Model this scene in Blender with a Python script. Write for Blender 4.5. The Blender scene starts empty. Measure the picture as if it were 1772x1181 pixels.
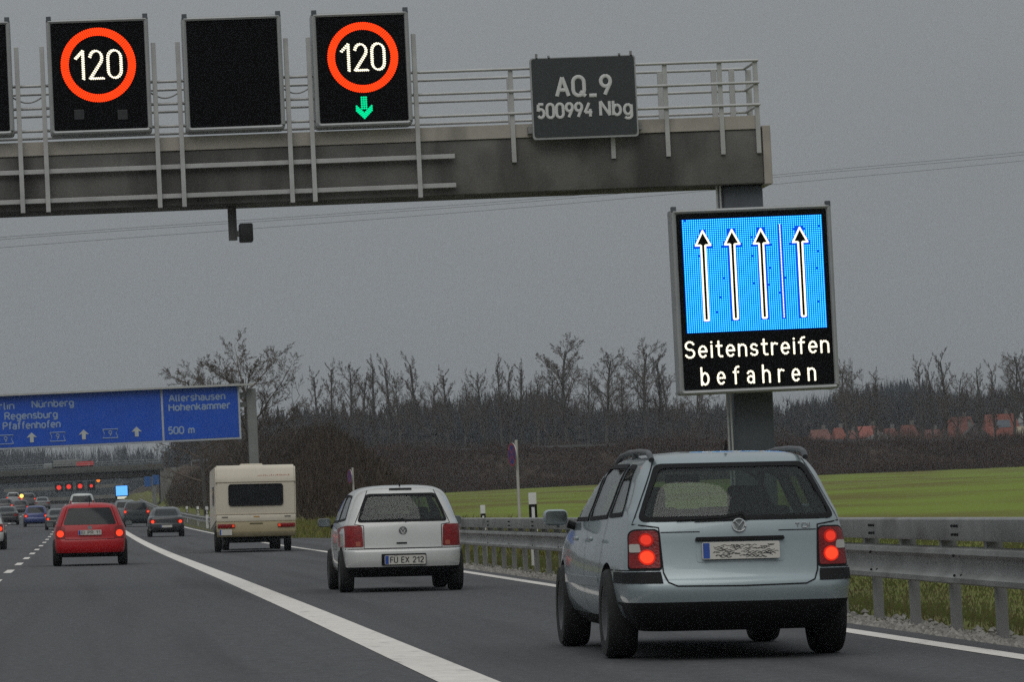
import bpy, bmesh, math, random
import numpy as np
from mathutils import Vector, Matrix
from mathutils.bvhtree import BVHTree

S = bpy.context.scene
COL = S.collection
R = math.radians

# ------------------------------------------------------------------ camera
FPX = 7000.0                       # focal length in pixels of the 1772 px wide photograph
ROLL, PITCH, YAW, CAMH = R(2.72), R(2.2376), R(6.2309), 1.05
FWD = Vector((math.sin(YAW)*math.cos(PITCH), math.cos(YAW)*math.cos(PITCH), math.sin(PITCH)))
R0 = Vector((math.cos(YAW), -math.sin(YAW), 0)); U0 = R0.cross(FWD)
RGT = R0*math.cos(ROLL) - U0*math.sin(ROLL)
UPV = R0*math.sin(ROLL) + U0*math.cos(ROLL)
CAM = Vector((0, 0, CAMH))
cd = bpy.data.cameras.new('camera'); cam = bpy.data.objects.new('camera', cd); COL.objects.link(cam)
cd.sensor_width = 36; cd.lens = FPX/1772*36; cd.clip_start = .5; cd.clip_end = 9000
M3 = Matrix((RGT, UPV, -FWD)).transposed()
cam.matrix_world = Matrix.Translation(CAM) @ M3.to_4x4()
S.camera = cam

# ------------------------------------------------------------------ world, sun, exposure
W = bpy.data.worlds.new('World'); S.world = W; W.use_nodes = True
nt = W.node_tree; nt.nodes.clear()
def nd(t, typ, **kw):
    n = t.nodes.new(typ)
    for k, v in kw.items(): setattr(n, k, v)
    return n
out = nd(nt, 'ShaderNodeOutputWorld'); bg = nd(nt, 'ShaderNodeBackground')
sky = nd(nt, 'ShaderNodeTexSky', sky_type='NISHITA', sun_disc=False)
sky.sun_elevation = R(28); sky.sun_rotation = R(200); sky.air_density = 2; sky.dust_density = 4
hs = nd(nt, 'ShaderNodeHueSaturation'); hs.inputs['Saturation'].default_value = .12; hs.inputs['Value'].default_value = .12
tc = nd(nt, 'ShaderNodeTexCoord'); sp = nd(nt, 'ShaderNodeSeparateXYZ')
mr = nd(nt, 'ShaderNodeMapRange'); mr.inputs[1].default_value = 0; mr.inputs[2].default_value = 1
mr.inputs[3].default_value = 2.2; mr.inputs[4].default_value = 7.4      # overcast: the zenith is brighter than the horizon
nz = nd(nt, 'ShaderNodeTexNoise'); nz.inputs['Scale'].default_value = 3.2; nz.inputs['Detail'].default_value = 5
mp = nd(nt, 'ShaderNodeMapping'); mp.inputs['Scale'].default_value = (1, 1, 4)
mr2 = nd(nt, 'ShaderNodeMapRange'); mr2.inputs[3].default_value = .91; mr2.inputs[4].default_value = 1.09
mul = nd(nt, 'ShaderNodeMath', operation='MULTIPLY')
comb = nd(nt, 'ShaderNodeVectorMath', operation='SCALE'); comb.inputs[0].default_value = (.92, .98, 1.02)
mix = nd(nt, 'ShaderNodeMix', data_type='RGBA'); mix.inputs[0].default_value = .88
L = nt.links.new
L(tc.outputs['Generated'], sp.inputs[0]); L(sp.outputs[2], mr.inputs[0]); L(tc.outputs['Generated'], mp.inputs[0]); L(mp.outputs[0], nz.inputs[0])
L(nz.outputs[0], mr2.inputs[0]); L(mr.outputs[0], mul.inputs[0]); L(mr2.outputs[0], mul.inputs[1]); L(mul.outputs[0], comb.inputs['Scale'])
L(sky.outputs[0], hs.inputs['Color']); L(hs.outputs[0], mix.inputs[6]); L(comb.outputs[0], mix.inputs[7])
L(mix.outputs[2], bg.inputs[0]); bg.inputs[1].default_value = .1; L(bg.outputs[0], out.inputs[0])
sd = bpy.data.lights.new('sun', 'SUN'); sd.energy = .7; sd.angle = R(50); sd.color = (1, .96, .9)
sun = bpy.data.objects.new('sun', sd); COL.objects.link(sun)
sun.rotation_euler = (R(38), 0, R(-20))
S.view_settings.view_transform = 'Standard'; S.view_settings.look = 'None'
S.view_settings.exposure = .1; S.view_settings.gamma = 1
S.render.engine = 'CYCLES'
S.cycles.use_denoising = False
S.cycles.max_bounces = 8; S.cycles.transparent_max_bounces = 12

# ------------------------------------------------------------------ geometry of the place
CF = .025                                      # the carriageway falls to the right
def rise(Y):
    if Y < 100: return 0.
    if Y < 450: return 1.9e-5*(Y-100)**2
    t = min(1., (Y-450)/150); z = 1.9e-5*350**2 + .0133*150*(t-t*t/2)
    if Y > 640: z -= 1.0e-5*min(Y-640, 500)**2
    return z
def zr(X, Y): return rise(Y) - CF*X
def ray(px, py): return FWD + RGT*((px-886)/FPX) - UPV*((py-590.5)/FPX)
def at(px, py, Y):
    d = ray(px, py); return CAM + d*(Y/d.y)
def interp(v, xs, ys): return float(np.interp(v, xs, ys))
def edge_x(Y): return interp(Y, [-60, 26, 32, 55, 70, 114, 128, 211, 243, 420, 1200], [6.05, 6.14, 6.2, 6.42, 6.58, 6.8, 6.8, 6.7, 6.55, 6.5, 6.5])
def sst(a, b, x):
    t = min(1., max(0., (x-a)/((b-a) or 1e-9))); return t*t*(3-2*t)
def pave_x(Y): return edge_x(Y) + .38 + 3.6*sst(96, 112, Y)*(1-sst(158, 178, Y))
def dam_top(X):                                # crest of the crossing road's embankment
    return interp(X, [-200, 13, 46, 105, 152, 260, 500], [7.6, 8.5, 8.6, 7.6, 5.7, 4.8, 5])
def height(X, Y):
    if X < -15.5:
        z = zr(-15.5, Y)-.12 + .4*sst(-16, -30, X)
        e = 1.0
    else:
        ex = pave_x(Y)
        zroad = zr(min(X, ex+.6), Y) - .05 - .02*max(0, min(X-ex, .6))
        e = sst(ex+.55, ex+4.5, X)
        zf = interp(Y, [-300, 30, 600, 700, 800, 1000, 1400, 3000], [-1.5, -.55, 2.3, 4.5, 6, 6, 6, 6])
        zf = zf - .25*sst(0, 1, e)*(1-sst(12, 18, X)) + .35*math.sin(X*.045+1)*math.sin(Y*.02)*sst(20, 60, X)
        z = zroad*(1-e) + zf*e
    m = 5.0*sst(12.5, 22, X)*sst(205, 320, Y)*(1-sst(.058*Y, .080*Y, X))
    dam = dam_top(X)*sst(608, 632, Y)*(1-.3*sst(650, 680, Y)*(1 if X < 300 else 1))
    wide = sst(12.8, 16.5, X) if X > -2 else sst(-16, -20, X)
    z = max(z, z + m*e) if X > 0 else z
    if Y > 600: z = max(z, z*(1-wide) + max(z, dam)*wide)
    side = sst(40, 140, X) if X > 0 else sst(-20, -90, X)
    return z + 9*sst(1150, 1900, Y)*side + 22*sst(1900, 2800, Y)
def gz(X, Y): return zr(X, Y) if -15.5 < X < pave_x(Y) else height(X, Y)

# ------------------------------------------------------------------ materials
def mat(name, col, rough=.6, metal=0, var=.12, scale=3, coat=0, spec=.5, bump=0, bscale=40, emit=None, estr=0, dirt=None, space='Object'):
    m = bpy.data.materials.new(name); m.use_nodes = True; t = m.node_tree; b = t.nodes['Principled BSDF']
    b.inputs['Roughness'].default_value = rough; b.inputs['Metallic'].default_value = metal
    b.inputs['Coat Weight'].default_value = coat; b.inputs['Coat Roughness'].default_value = .06
    b.inputs['Specular IOR Level'].default_value = spec
    c = nd(t, 'ShaderNodeTexCoord')
    n = nd(t, 'ShaderNodeTexNoise'); n.inputs['Scale'].default_value = scale; n.inputs['Detail'].default_value = 6
    t.links.new(c.outputs[space], n.inputs['Vector'])
    r = nd(t, 'ShaderNodeMapRange'); r.inputs[1].default_value = .3; r.inputs[2].default_value = .7
    r.inputs[3].default_value = 1-var; r.inputs[4].default_value = 1+var
    t.links.new(n.outputs[0], r.inputs[0])
    s = nd(t, 'ShaderNodeVectorMath', operation='SCALE'); s.inputs[0].default_value = col
    t.links.new(r.outputs[0], s.inputs['Scale'])
    last = s.outputs[0]
    if dirt:                                   # stains: (colour, scale, threshold, stretch)
        dm = nd(t, 'ShaderNodeMapping'); dm.inputs['Scale'].default_value = dirt[3]
        dn = nd(t, 'ShaderNodeTexNoise'); dn.inputs['Scale'].default_value = dirt[1]; dn.inputs['Detail'].default_value = 8
        t.links.new(c.outputs[space], dm.inputs[0]); t.links.new(dm.outputs[0], dn.inputs['Vector'])
        dr = nd(t, 'ShaderNodeMapRange'); dr.inputs[1].default_value = dirt[2]; dr.inputs[2].default_value = dirt[2]+.2; dr.inputs[4].default_value = .8
        t.links.new(dn.outputs[0], dr.inputs[0])
        mx = nd(t, 'ShaderNodeMix', data_type='RGBA'); mx.inputs[7].default_value = (*dirt[0], 1)
        t.links.new(dr.outputs[0], mx.inputs[0]); t.links.new(last, mx.inputs[6]); last = mx.outputs[2]
    t.links.new(last, b.inputs['Base Color'])
    if bump:
        bn = nd(t, 'ShaderNodeTexNoise'); bn.inputs['Scale'].default_value = bscale; bn.inputs['Detail'].default_value = 4
        t.links.new(c.outputs[space], bn.inputs['Vector'])
        bu = nd(t, 'ShaderNodeBump'); bu.inputs['Strength'].default_value = bump; bu.inputs['Distance'].default_value = .02
        t.links.new(bn.outputs[0], bu.inputs['Height']); t.links.new(bu.outputs[0], b.inputs['Normal'])
    if emit:
        b.inputs['Emission Color'].default_value = (*emit, 1); b.inputs['Emission Strength'].default_value = estr
    return m
def lamp_mat(name, col, strength):
    m = bpy.data.materials.new(name); m.use_nodes = True; t = m.node_tree; t.nodes.clear()
    o = nd(t, 'ShaderNodeOutputMaterial'); e = nd(t, 'ShaderNodeEmission')
    e.inputs[0].default_value = (*col, 1); e.inputs[1].default_value = strength
    t.links.new(e.outputs[0], o.inputs[0]); return m
def glass_mat(name, tint):
    m = bpy.data.materials.new(name); m.use_nodes = True; t = m.node_tree; t.nodes.clear()
    o = nd(t, 'ShaderNodeOutputMaterial'); tr = nd(t, 'ShaderNodeBsdfTransparent'); tr.inputs[0].default_value = (*tint, 1)
    g = nd(t, 'ShaderNodeBsdfGlossy'); g.inputs['Roughness'].default_value = .03
    lw = nd(t, 'ShaderNodeLayerWeight'); lw.inputs['Blend'].default_value = .5; x = nd(t, 'ShaderNodeMixShader')
    pw = nd(t, 'ShaderNodeMath', operation='POWER'); pw.inputs[1].default_value = 5; f = nd(t, 'ShaderNodeMath', operation='MULTIPLY_ADD'); f.inputs[1].default_value = .95; f.inputs[2].default_value = .03
    t.links.new(lw.outputs['Facing'], pw.inputs[0]); t.links.new(pw.outputs[0], f.inputs[0]); t.links.new(f.outputs[0], x.inputs[0]); t.links.new(tr.outputs[0], x.inputs[1]); t.links.new(g.outputs[0], x.inputs[2]); t.links.new(x.outputs[0], o.inputs[0])
    return m
def island_mat(name, c1, c2, rough=.9):
    """many small separate pieces (twigs, stalks, stones), each piece with a colour of its own"""
    m = bpy.data.materials.new(name); m.use_nodes = True; t = m.node_tree; b = t.nodes['Principled BSDF']
    b.inputs['Roughness'].default_value = rough; b.inputs['Specular IOR Level'].default_value = .2
    g = nd(t, 'ShaderNodeNewGeometry'); mx = nd(t, 'ShaderNodeMix', data_type='RGBA')
    mx.inputs[6].default_value = (*c1, 1); mx.inputs[7].default_value = (*c2, 1)
    t.links.new(g.outputs['Random Per Island'], mx.inputs[0]); t.links.new(mx.outputs[2], b.inputs['Base Color'])
    return m

MT = dict(
    asphalt=mat('asphalt', (.080, .081, .085), .85, var=.25, scale=14, spec=.3, bump=.3, bscale=60, dirt=((.050, .050, .053), 1.1, .50, (1, .022, 1))),
    line=mat('road_paint', (.70, .655, .60), .7, var=.10, scale=6, dirt=((.30, .285, .27), 7, .60, (1, .25, 1))),
    concrete=mat('gantry_concrete', (.135, .130, .122), .8, var=.3, scale=1.6, dirt=((.045, .043, .04), 1.4, .48, (1, 1, .3)), bump=.3),
    kick=mat('pale_concrete', (.40, .37, .325), .8, var=.15, scale=1.5, dirt=((.17, .16, .14), 1.6, .58, (1, 1, .5))),
    column=mat('column_steel', (.085, .095, .11), .6, var=.2, scale=1.5),
    galv=mat('galvanised_steel', (.47, .47, .46), .5, .35, var=.1, scale=4),
    rail=mat('rail_steel', (.27, .272, .265), .55, .3, var=.2, scale=2, dirt=((.12, .115, .105), 2.2, .55, (1, .4, 1))),
    housing=mat('sign_housing', (.36, .37, .37), .5, .3, var=.08),
    face=mat('sign_face_black', (.004, .004, .005), .8, var=.1, spec=.12),
    signgrey=mat('sign_face_slate', (.036, .042, .044), .6, var=.08),
    letter=mat('letter_grey', (.62, .62, .61), .6, var=.03),
    blue=mat('sign_blue', (.002, .075, .50), .5, var=.08, scale=.8),
    bluetext=mat('sign_pale_letter', (.27, .36, .52), .6, var=.05),
    white=mat('white_paint', (.72, .72, .70), .5, var=.05),
    black=mat('black_plastic', (.009, .009, .010), .75, var=.2, scale=8, spec=.25),
    tyre=mat('tyre_rubber', (.014, .014, .014), .85, var=.2, scale=12),
    rim=mat('rim_alloy', (.10, .10, .105), .45, .6),
    seat=mat('seat_cloth', (.035, .036, .038), .9),
    chrome=mat('chrome', (.6, .6, .6), .15, 1, var=.02),
    redlens=mat('red_lens', (.21, .008, .009), .25, spec=.4, var=.25, scale=14, bump=.3, bscale=60),
    clearlens=mat('clear_lens', (.42, .40, .37), .25, coat=.5, var=.08),
    lit=lamp_mat('lit_brake_lamp', (1, .062, .024), 1.2), lit3=lamp_mat('lit_brake_edge', (1, .04, .02), .62), lit4=lamp_mat('lit_tail_edge', (1, .05, .035), .34), lit2=lamp_mat('lit_tail_lamp', (1, .06, .035), .72),
    plate=mat('plate_white', (.56, .54, .49), .5, var=.03), plateblue=mat('plate_blue', (.02, .07, .33), .5),
    text=mat('plate_text', (.03, .03, .03), .6),
    glass=glass_mat('car_glass', (.73, .785, .77)),
    darkglass=mat('dark_car_glass', (.012, .014, .016), .10, spec=.25, var=.1),
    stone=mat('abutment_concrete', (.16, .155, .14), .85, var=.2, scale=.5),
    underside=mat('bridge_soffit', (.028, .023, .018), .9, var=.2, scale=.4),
    bark=mat('bark', (.075, .07, .062), .95, var=.25, scale=2),
    twig=island_mat('twigs', (.085, .066, .050), (.15, .122, .100)),
    led_red=lamp_mat('led_red', (1, .045, .006), 1.75), led_white=lamp_mat('led_white', (1, .93, .70), 1.5),
    led_green=lamp_mat('led_green', (.0, .80, .32), 1.1), led_blue=lamp_mat('led_blue', (.05, .68, 1), 1.8),
    led_bluefield=lamp_mat('led_blue_field', (.0, .10, .9), .85),
)
def paint(name, col, metal=.35, rough=.38): return mat(name, col, rough, metal, var=.06, scale=2.5, coat=.8 if metal else .3, spec=.5 if metal else .3)

# ------------------------------------------------------------------ mesh helpers
def link(name, me, m=None, parent=None):
    o = bpy.data.objects.new(name, me); COL.objects.link(o)
    if m is not None and not me.materials: me.materials.append(m)
    if parent is not None: o.parent = parent
    return o
def obj(name, bm, m, parent=None, smooth=None):
    me = bpy.data.meshes.new(name); bm.normal_update(); bm.to_mesh(me); bm.free()
    if smooth is not None:
        me.shade_smooth(); me.set_sharp_from_angle(angle=R(smooth))
    return link(name, me, m, parent)
def from_lists(name, V, F, m, parent=None, smooth=None):
    me = bpy.data.meshes.new(name); me.from_pydata(V, [], F); me.update()
    if smooth is not None:
        me.shade_smooth(); me.set_sharp_from_angle(angle=R(smooth))
    return link(name, me, m, parent)
def tag(o, label=None, cat=None, group=None, kind=None):
    if label: o['label'] = label
    if cat: o['category'] = cat
    if group: o['group'] = group
    if kind: o['kind'] = kind
    return o
def empty(name, loc, label, cat, group=None, rot=(0, 0, 0)):
    o = bpy.data.objects.new(name, None); COL.objects.link(o); o.location = loc; o.rotation_euler = rot; o.empty_display_size = .3
    return tag(o, label, cat, group)
def box(bm, x0, x1, y0, y1, z0, z1, bev=0, seg=2):
    r = bmesh.ops.create_cube(bm, size=1, matrix=Matrix.Translation(((x0+x1)/2, (y0+y1)/2, (z0+z1)/2)) @ Matrix.Diagonal((x1-x0, y1-y0, z1-z0, 1)))
    if bev:
        es = set(e for v in r['verts'] for e in v.link_edges)
        bmesh.ops.bevel(bm, geom=list(es), offset=bev, segments=seg, affect='EDGES', profile=.5)
    return bm
def bx(*a, **k): return box(bmesh.new(), *a, **k)
def frame_of(d):
    d = d.normalized(); a = Vector((0, 0, 1)) if abs(d.z) < .95 else Vector((1, 0, 0))
    u = d.cross(a).normalized(); return u, u.cross(d).normalized()
def tube(bm, pts, r, n=8, rs=None, flat=None, close=False):
    """round bar along pts; rs = a radius per point; flat = (direction, factor) squashes the section"""
    pts = [Vector(p) for p in pts]; rings = []; N = len(pts)
    for i, p in enumerate(pts):
        if close: d = pts[(i+1) % N]-pts[i-1]
        else: d = pts[min(i+1, N-1)]-pts[max(i-1, 0)]
        if d.length < 1e-9: d = Vector((1, 0, 0))
        if flat: w = flat[0]; u = d.cross(w).normalized()
        else: u, w = frame_of(d)
        q = rs[i] if rs else r; k = flat[1] if flat else 1
        rings.append([bm.verts.new(p + u*(q*math.cos(2*math.pi*j/n)) + w*(q*k*math.sin(2*math.pi*j/n))) for j in range(n)])
    for i in range(N if close else N-1):
        a, b = rings[i], rings[(i+1) % N]
        for j in range(n): bm.faces.new((a[j], a[(j+1) % n], b[(j+1) % n], b[j]))
    if not close:
        bm.faces.new(rings[0][::-1]); bm.faces.new(rings[-1])
    return bm
def rounded(poly, r, n=5):
    """polygon with rounded corners; r is one radius or one per corner"""
    out = []; N = len(poly)
    for i in range(N):
        p = Vector(poly[i]); a = (Vector(poly[i-1])-p); b = (Vector(poly[(i+1) % N])-p)
        q = r[i] if isinstance(r, (list, tuple)) else r
        q = min(q, a.length*.49, b.length*.49)
        if q < 1e-5: out.append(tuple(p)); continue
        s, e = p+a.normalized()*q, p+b.normalized()*q
        for k in range(n+1):
            t = k/n; out.append(tuple(s*(1-t)**2 + p*2*t*(1-t) + e*t*t))
    return out
def prism(bm, poly, axis, a, b):
    """closed prism of a 2d polygon: axis 'y' -> poly in (x, z), axis 'x' -> poly in (y, z), axis 'z' -> (x, y)"""
    f = {'y': lambda p, t: (p[0], t, p[1]), 'x': lambda p, t: (t, p[0], p[1]), 'z': lambda p, t: (p[0], p[1], t)}[axis]
    A = [bm.verts.new(f(p, a)) for p in poly]; B = [bm.verts.new(f(p, b)) for p in poly]
    n = len(poly); bm.faces.new(A); bm.faces.new(B[::-1])
    for i in range(n): bm.faces.new((A[i], B[i], B[(i+1) % n], A[(i+1) % n]))
    bmesh.ops.recalc_face_normals(bm, faces=bm.faces[:])
    return bm
def lathe(bm, prof, n=28):
    """turn (radius, x) pairs about the x axis"""
    rings = [[bm.verts.new((x, r*math.cos(2*math.pi*j/n), r*math.sin(2*math.pi*j/n))) for j in range(n)] for r, x in prof]
    for a, b in zip(rings, rings[1:]):
        for j in range(n): bm.faces.new((a[j], a[(j+1) % n], b[(j+1) % n], b[j]))
    return bm
def sweep(bm, path, prof, lateral=None, closed=True):
    """profile of (sideways, up) points carried along a path"""
    rings = []
    for i, p in enumerate(path):
        d = Vector(path[min(i+1, len(path)-1)])-Vector(path[max(i-1, 0)]); d.z = 0; d.normalize()
        s = Vector((d.y, -d.x, 0))
        rings.append([bm.verts.new(Vector(p)+s*a+Vector((0, 0, b))) for a, b in prof])
    n = len(prof)
    for a, b in zip(rings, rings[1:]):
        for j in range(n if closed else n-1): bm.faces.new((a[j], a[(j+1) % n], b[(j+1) % n], b[j]))
    if closed:
        bm.faces.new(rings[0][::-1]); bm.faces.new(rings[-1])
    bmesh.ops.recalc_face_normals(bm, faces=bm.faces[:])
    return bm

# ------------------------------------------------------------------ stroke lettering
def arc(cx, cy, rx, ry, a0, a1, n=9):
    return [(cx+rx*math.cos(R(a0+(a1-a0)*k/n)), cy+ry*math.sin(R(a0+(a1-a0)*k/n))) for k in range(n+1)]
def ring2(cx, cy, rx, ry): return arc(cx, cy, rx, ry, 90, 450, 18)
G = {
 '0': (.54, [arc(.27, .73, .27, .27, 0, 180)+arc(.27, .27, .27, .27, 180, 360)+[(.54, .73)]]),
 '1': (.34, [[(0, .74), (.30, 1), (.30, 0)]]),
 '2': (.52, [arc(.26, .74, .25, .26, 170, -35)+[(0, 0), (.54, 0)]]),
 '4': (.58, [[(.36, 1), (0, .3), (.58, .3)], [(.43, .55), (.43, 0)]]),
 '5': (.52, [[(.48, 1), (.07, 1), (.04, .5)]+arc(.26, .33, .26, .31, 130, -150)]),
 '9': (.52, [ring2(.26, .72, .26, .28), [(.51, .62), (.2, 0)]]),
 'A': (.64, [[(0, 0), (.32, 1), (.64, 0)], [(.12, .32), (.52, .32)]]),
 'B': (.54, [[(0, 0), (0, 1), (.28, 1)]+arc(.28, .76, .22, .24, 90, -90)+[(0, .52)], [(.28, .52)]+arc(.28, .26, .26, .26, 90, -90)+[(0, 0)]]),
 'E': (.48, [[(.48, 1), (0, 1), (0, 0), (.48, 0)], [(0, .52), (.42, .52)]]),
 'F': (.46, [[(.46, 1), (0, 1), (0, 0)], [(0, .5), (.4, .5)]]),
 'H': (.56, [[(0, 0), (0, 1)], [(.56, 0), (.56, 1)], [(0, .52), (.56, .52)]]),
 'I': (.06, [[(.03, 0), (.03, 1)]]),
 'M': (.66, [[(0, 0), (0, 1), (.33, .3), (.66, 1), (.66, 0)]]),
 'N': (.58, [[(0, 0), (0, 1), (.58, 0), (.58, 1)]]),
 'P': (.5, [[(0, 0), (0, 1), (.26, 1)]+arc(.26, .74, .25, .26, 90, -90)+[(0, .48)]]),
 'Q': (.6, [arc(.3, .7, .3, .3, 0, 180)+arc(.3, .3, .3, .3, 180, 360)+[(.6, .7)], [(.36, .22), (.66, -.04)]]),
 'R': (.54, [[(0, 0), (0, 1), (.28, 1)]+arc(.28, .75, .24, .25, 90, -90)+[(0, .5)], [(.26, .5), (.54, 0)]]),
 'S': (.54, [arc(.27, .75, .25, .25, 25, 265)+arc(.27, .26, .27, .26, 85, -155)]),
 'U': (.54, [[(0, 1), (0, .27)]+arc(.27, .27, .27, .27, 180, 360)+[(.54, 1)]]),
 'X': (.56, [[(0, 0), (.56, 1)], [(0, 1), (.56, 0)]]),
 'T': (.5, [[(0, 1), (.5, 1)], [(.25, 1), (.25, 0)]]),
 'D': (.54, [[(0, 0), (0, 1), (.25, 1)]+arc(.25, .71, .29, .29, 90, 0)+arc(.25, .29, .29, .29, 0, -90)+[(0, 0)]]),
 'a': (.42, [arc(.2, .5, .2, .2, 155, 0)+[(.4, 0)], ring2(.2, .2, .2, .2)]),
 'b': (.46, [[(0, 1), (0, 0)], ring2(.23, .35, .23, .35)]),
 'e': (.46, [[(.02, .36), (.46, .36)]+arc(.23, .35, .23, .35, 0, 312, 14)]),
 'f': (.32, [arc(.3, .8, .18, .2, 80, 180)+[(.12, 0)], [(0, .68), (.3, .68)]]),
 'g': (.46, [ring2(.23, .36, .23, .34), [(.46, .7), (.46, -.06)]+arc(.23, -.06, .23, .2, 0, -150)]),
 'h': (.44, [[(0, 1), (0, 0)], [(0, .4)]+arc(.22, .46, .22, .24, 180, 0)+[(.44, 0)]]),
 'i': (.04, [[(.02, .7), (.02, 0)], [(.02, .93), (.02, .97)]]),
 'k': (.44, [[(0, 1), (0, 0)], [(.4, .7), (.02, .28)], [(.15, .42), (.44, 0)]]),
 'l': (.14, [[(.02, 1), (.02, .12)]+arc(.14, .12, .12, .12, 180, 270, 4)]),
 'm': (.7, [[(0, .7), (0, 0)], [(0, .42)]+arc(.175, .48, .175, .22, 180, 0)+[(.35, 0)], [(.35, .42)]+arc(.525, .48, .175, .22, 180, 0)+[(.7, 0)]]),
 'n': (.44, [[(0, .7), (0, 0)], [(0, .4)]+arc(.22, .46, .22, .24, 180, 0)+[(.44, 0)]]),
 'o': (.46, [ring2(.23, .35, .23, .35)]),
 'r': (.3, [[(0, .7), (0, 0)], [(0, .4)]+arc(.2, .46, .2, .24, 180, 55)]),
 's': (.4, [arc(.2, .525, .18, .175, 25, 265)+arc(.2, .178, .2, .178, 85, -155)]),
 't': (.32, [[(.12, .95), (.12, .17)]+arc(.27, .17, .15, .17, 180, 290, 5), [(0, .68), (.3, .68)]]),
 'u': (.44, [[(0, .7), (0, .24)]+arc(.22, .24, .22, .24, 180, 360)+[(.44, .7)], [(.44, .3), (.44, 0)]]),
 '-': (.3, [[(0, .4), (.3, .4)]]), '_': (.4, [[(0, -.02), (.4, -.02)]]), ' ': (.3, []),
}
G['ü'] = (.44, G['u'][1]+[[(.09, .90), (.09, 1.02)], [(.35, .90), (.35, 1.02)]])
G['Ü'] = (.54, G['U'][1]+[[(.12, 1.17), (.12, 1.27)], [(.42, 1.17), (.42, 1.27)]])
def lay(text, x0, x1, z0, h, gap=.22):
    """strokes of a text whose ink runs from x0 to x1, baseline z0, cap height h"""
    strokes = []; x = 0
    for ch in text:
        w, ss = G[ch]
        for s in ss:
            run = []
            for i, p in enumerate(s):                # a sharp corner starts a new stroke
                run.append((x+p[0], p[1]))
                if 0 < i < len(s)-1:
                    d1 = Vector((p[0]-s[i-1][0], p[1]-s[i-1][1])); d2 = Vector((s[i+1][0]-p[0], s[i+1][1]-p[1]))
                    if d1.length > 1e-6 and d2.length > 1e-6 and d1.angle(d2) > R(50): strokes.append(run); run = [(x+p[0], p[1])]
            strokes.append(run)
        x += w+gap
    x -= gap; k = (x1-x0)/x
    return [[(x0+a*k, z0+b*h) for a, b in s] for s in strokes]
def letters(strokes, y, wid, m, name, parent, depth=.35):
    bm = bmesh.new()
    for s in strokes: tube(bm, [(a, y, b) for a, b in s], wid/2, 8, flat=(Vector((0, 1, 0)), depth))
    return obj(name, bm, m, parent)
def along(strokes, step):
    pts = []
    for s in strokes:
        s = [Vector(p) for p in s]; acc = 0; nxt = 0
        tot = sum((b-a).length for a, b in zip(s, s[1:])); n = max(1, round(tot/step)); st = tot/n
        for a, b in zip(s, s[1:]):
            l = (b-a).length
            while nxt <= acc+l+1e-6:
                pts.append(a.lerp(b, (nxt-acc)/l if l > 1e-9 else 0)); nxt += st
            acc += l
    keep = []; cell = {}
    for p in pts:
        k = (round(p[0]/(step*.55)), round(p[1]/(step*.55)))
        if k not in cell: cell[k] = 1; keep.append(p)
    return keep
def dots(pts, r, y, m, name, parent, n=6):
    """one small lamp disc per point of an (x, z) list, facing -y"""
    V = []; F = []
    for p in pts:
        b = len(V)
        V += [(p[0]+r*math.cos(2*math.pi*k/n), y, p[1]+r*math.sin(2*math.pi*k/n)) for k in range(n)]
        F.append(tuple(range(b, b+n)))
    return from_lists(name, V, F, m, parent)

# ------------------------------------------------------------------ the setting: ground, road, markings
def grid_sheet(name, xs, ys, zf, m, kind='structure'):
    V = [(x, y, zf(x, y)) for y in ys for x in xs]; n = len(xs)
    F = [(j*n+i, j*n+i+1, (j+1)*n+i+1, (j+1)*n+i) for j in range(len(ys)-1) for i in range(n-1)]
    o = from_lists(name, V, F, m, smooth=60); tag(o, kind=kind); return o
XS = sorted(set(list(np.arange(-16.5, 30, .75)) + list(np.arange(30, 80, 2.5)) + list(np.arange(80, 520, 14)) + list(range(-700, -16, 40)) + list(range(520, 1500, 80))))
YS = sorted(set(list(np.arange(-300, 0, 25)) + list(np.arange(0, 200, 3)) + list(np.arange(200, 600, 8)) + list(np.arange(600, 700, 4)) + list(np.arange(700, 1200, 20)) + list(np.arange(1200, 3000, 60))))
XS = [float(x) for x in XS]; YS = [float(y) for y in YS]
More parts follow.
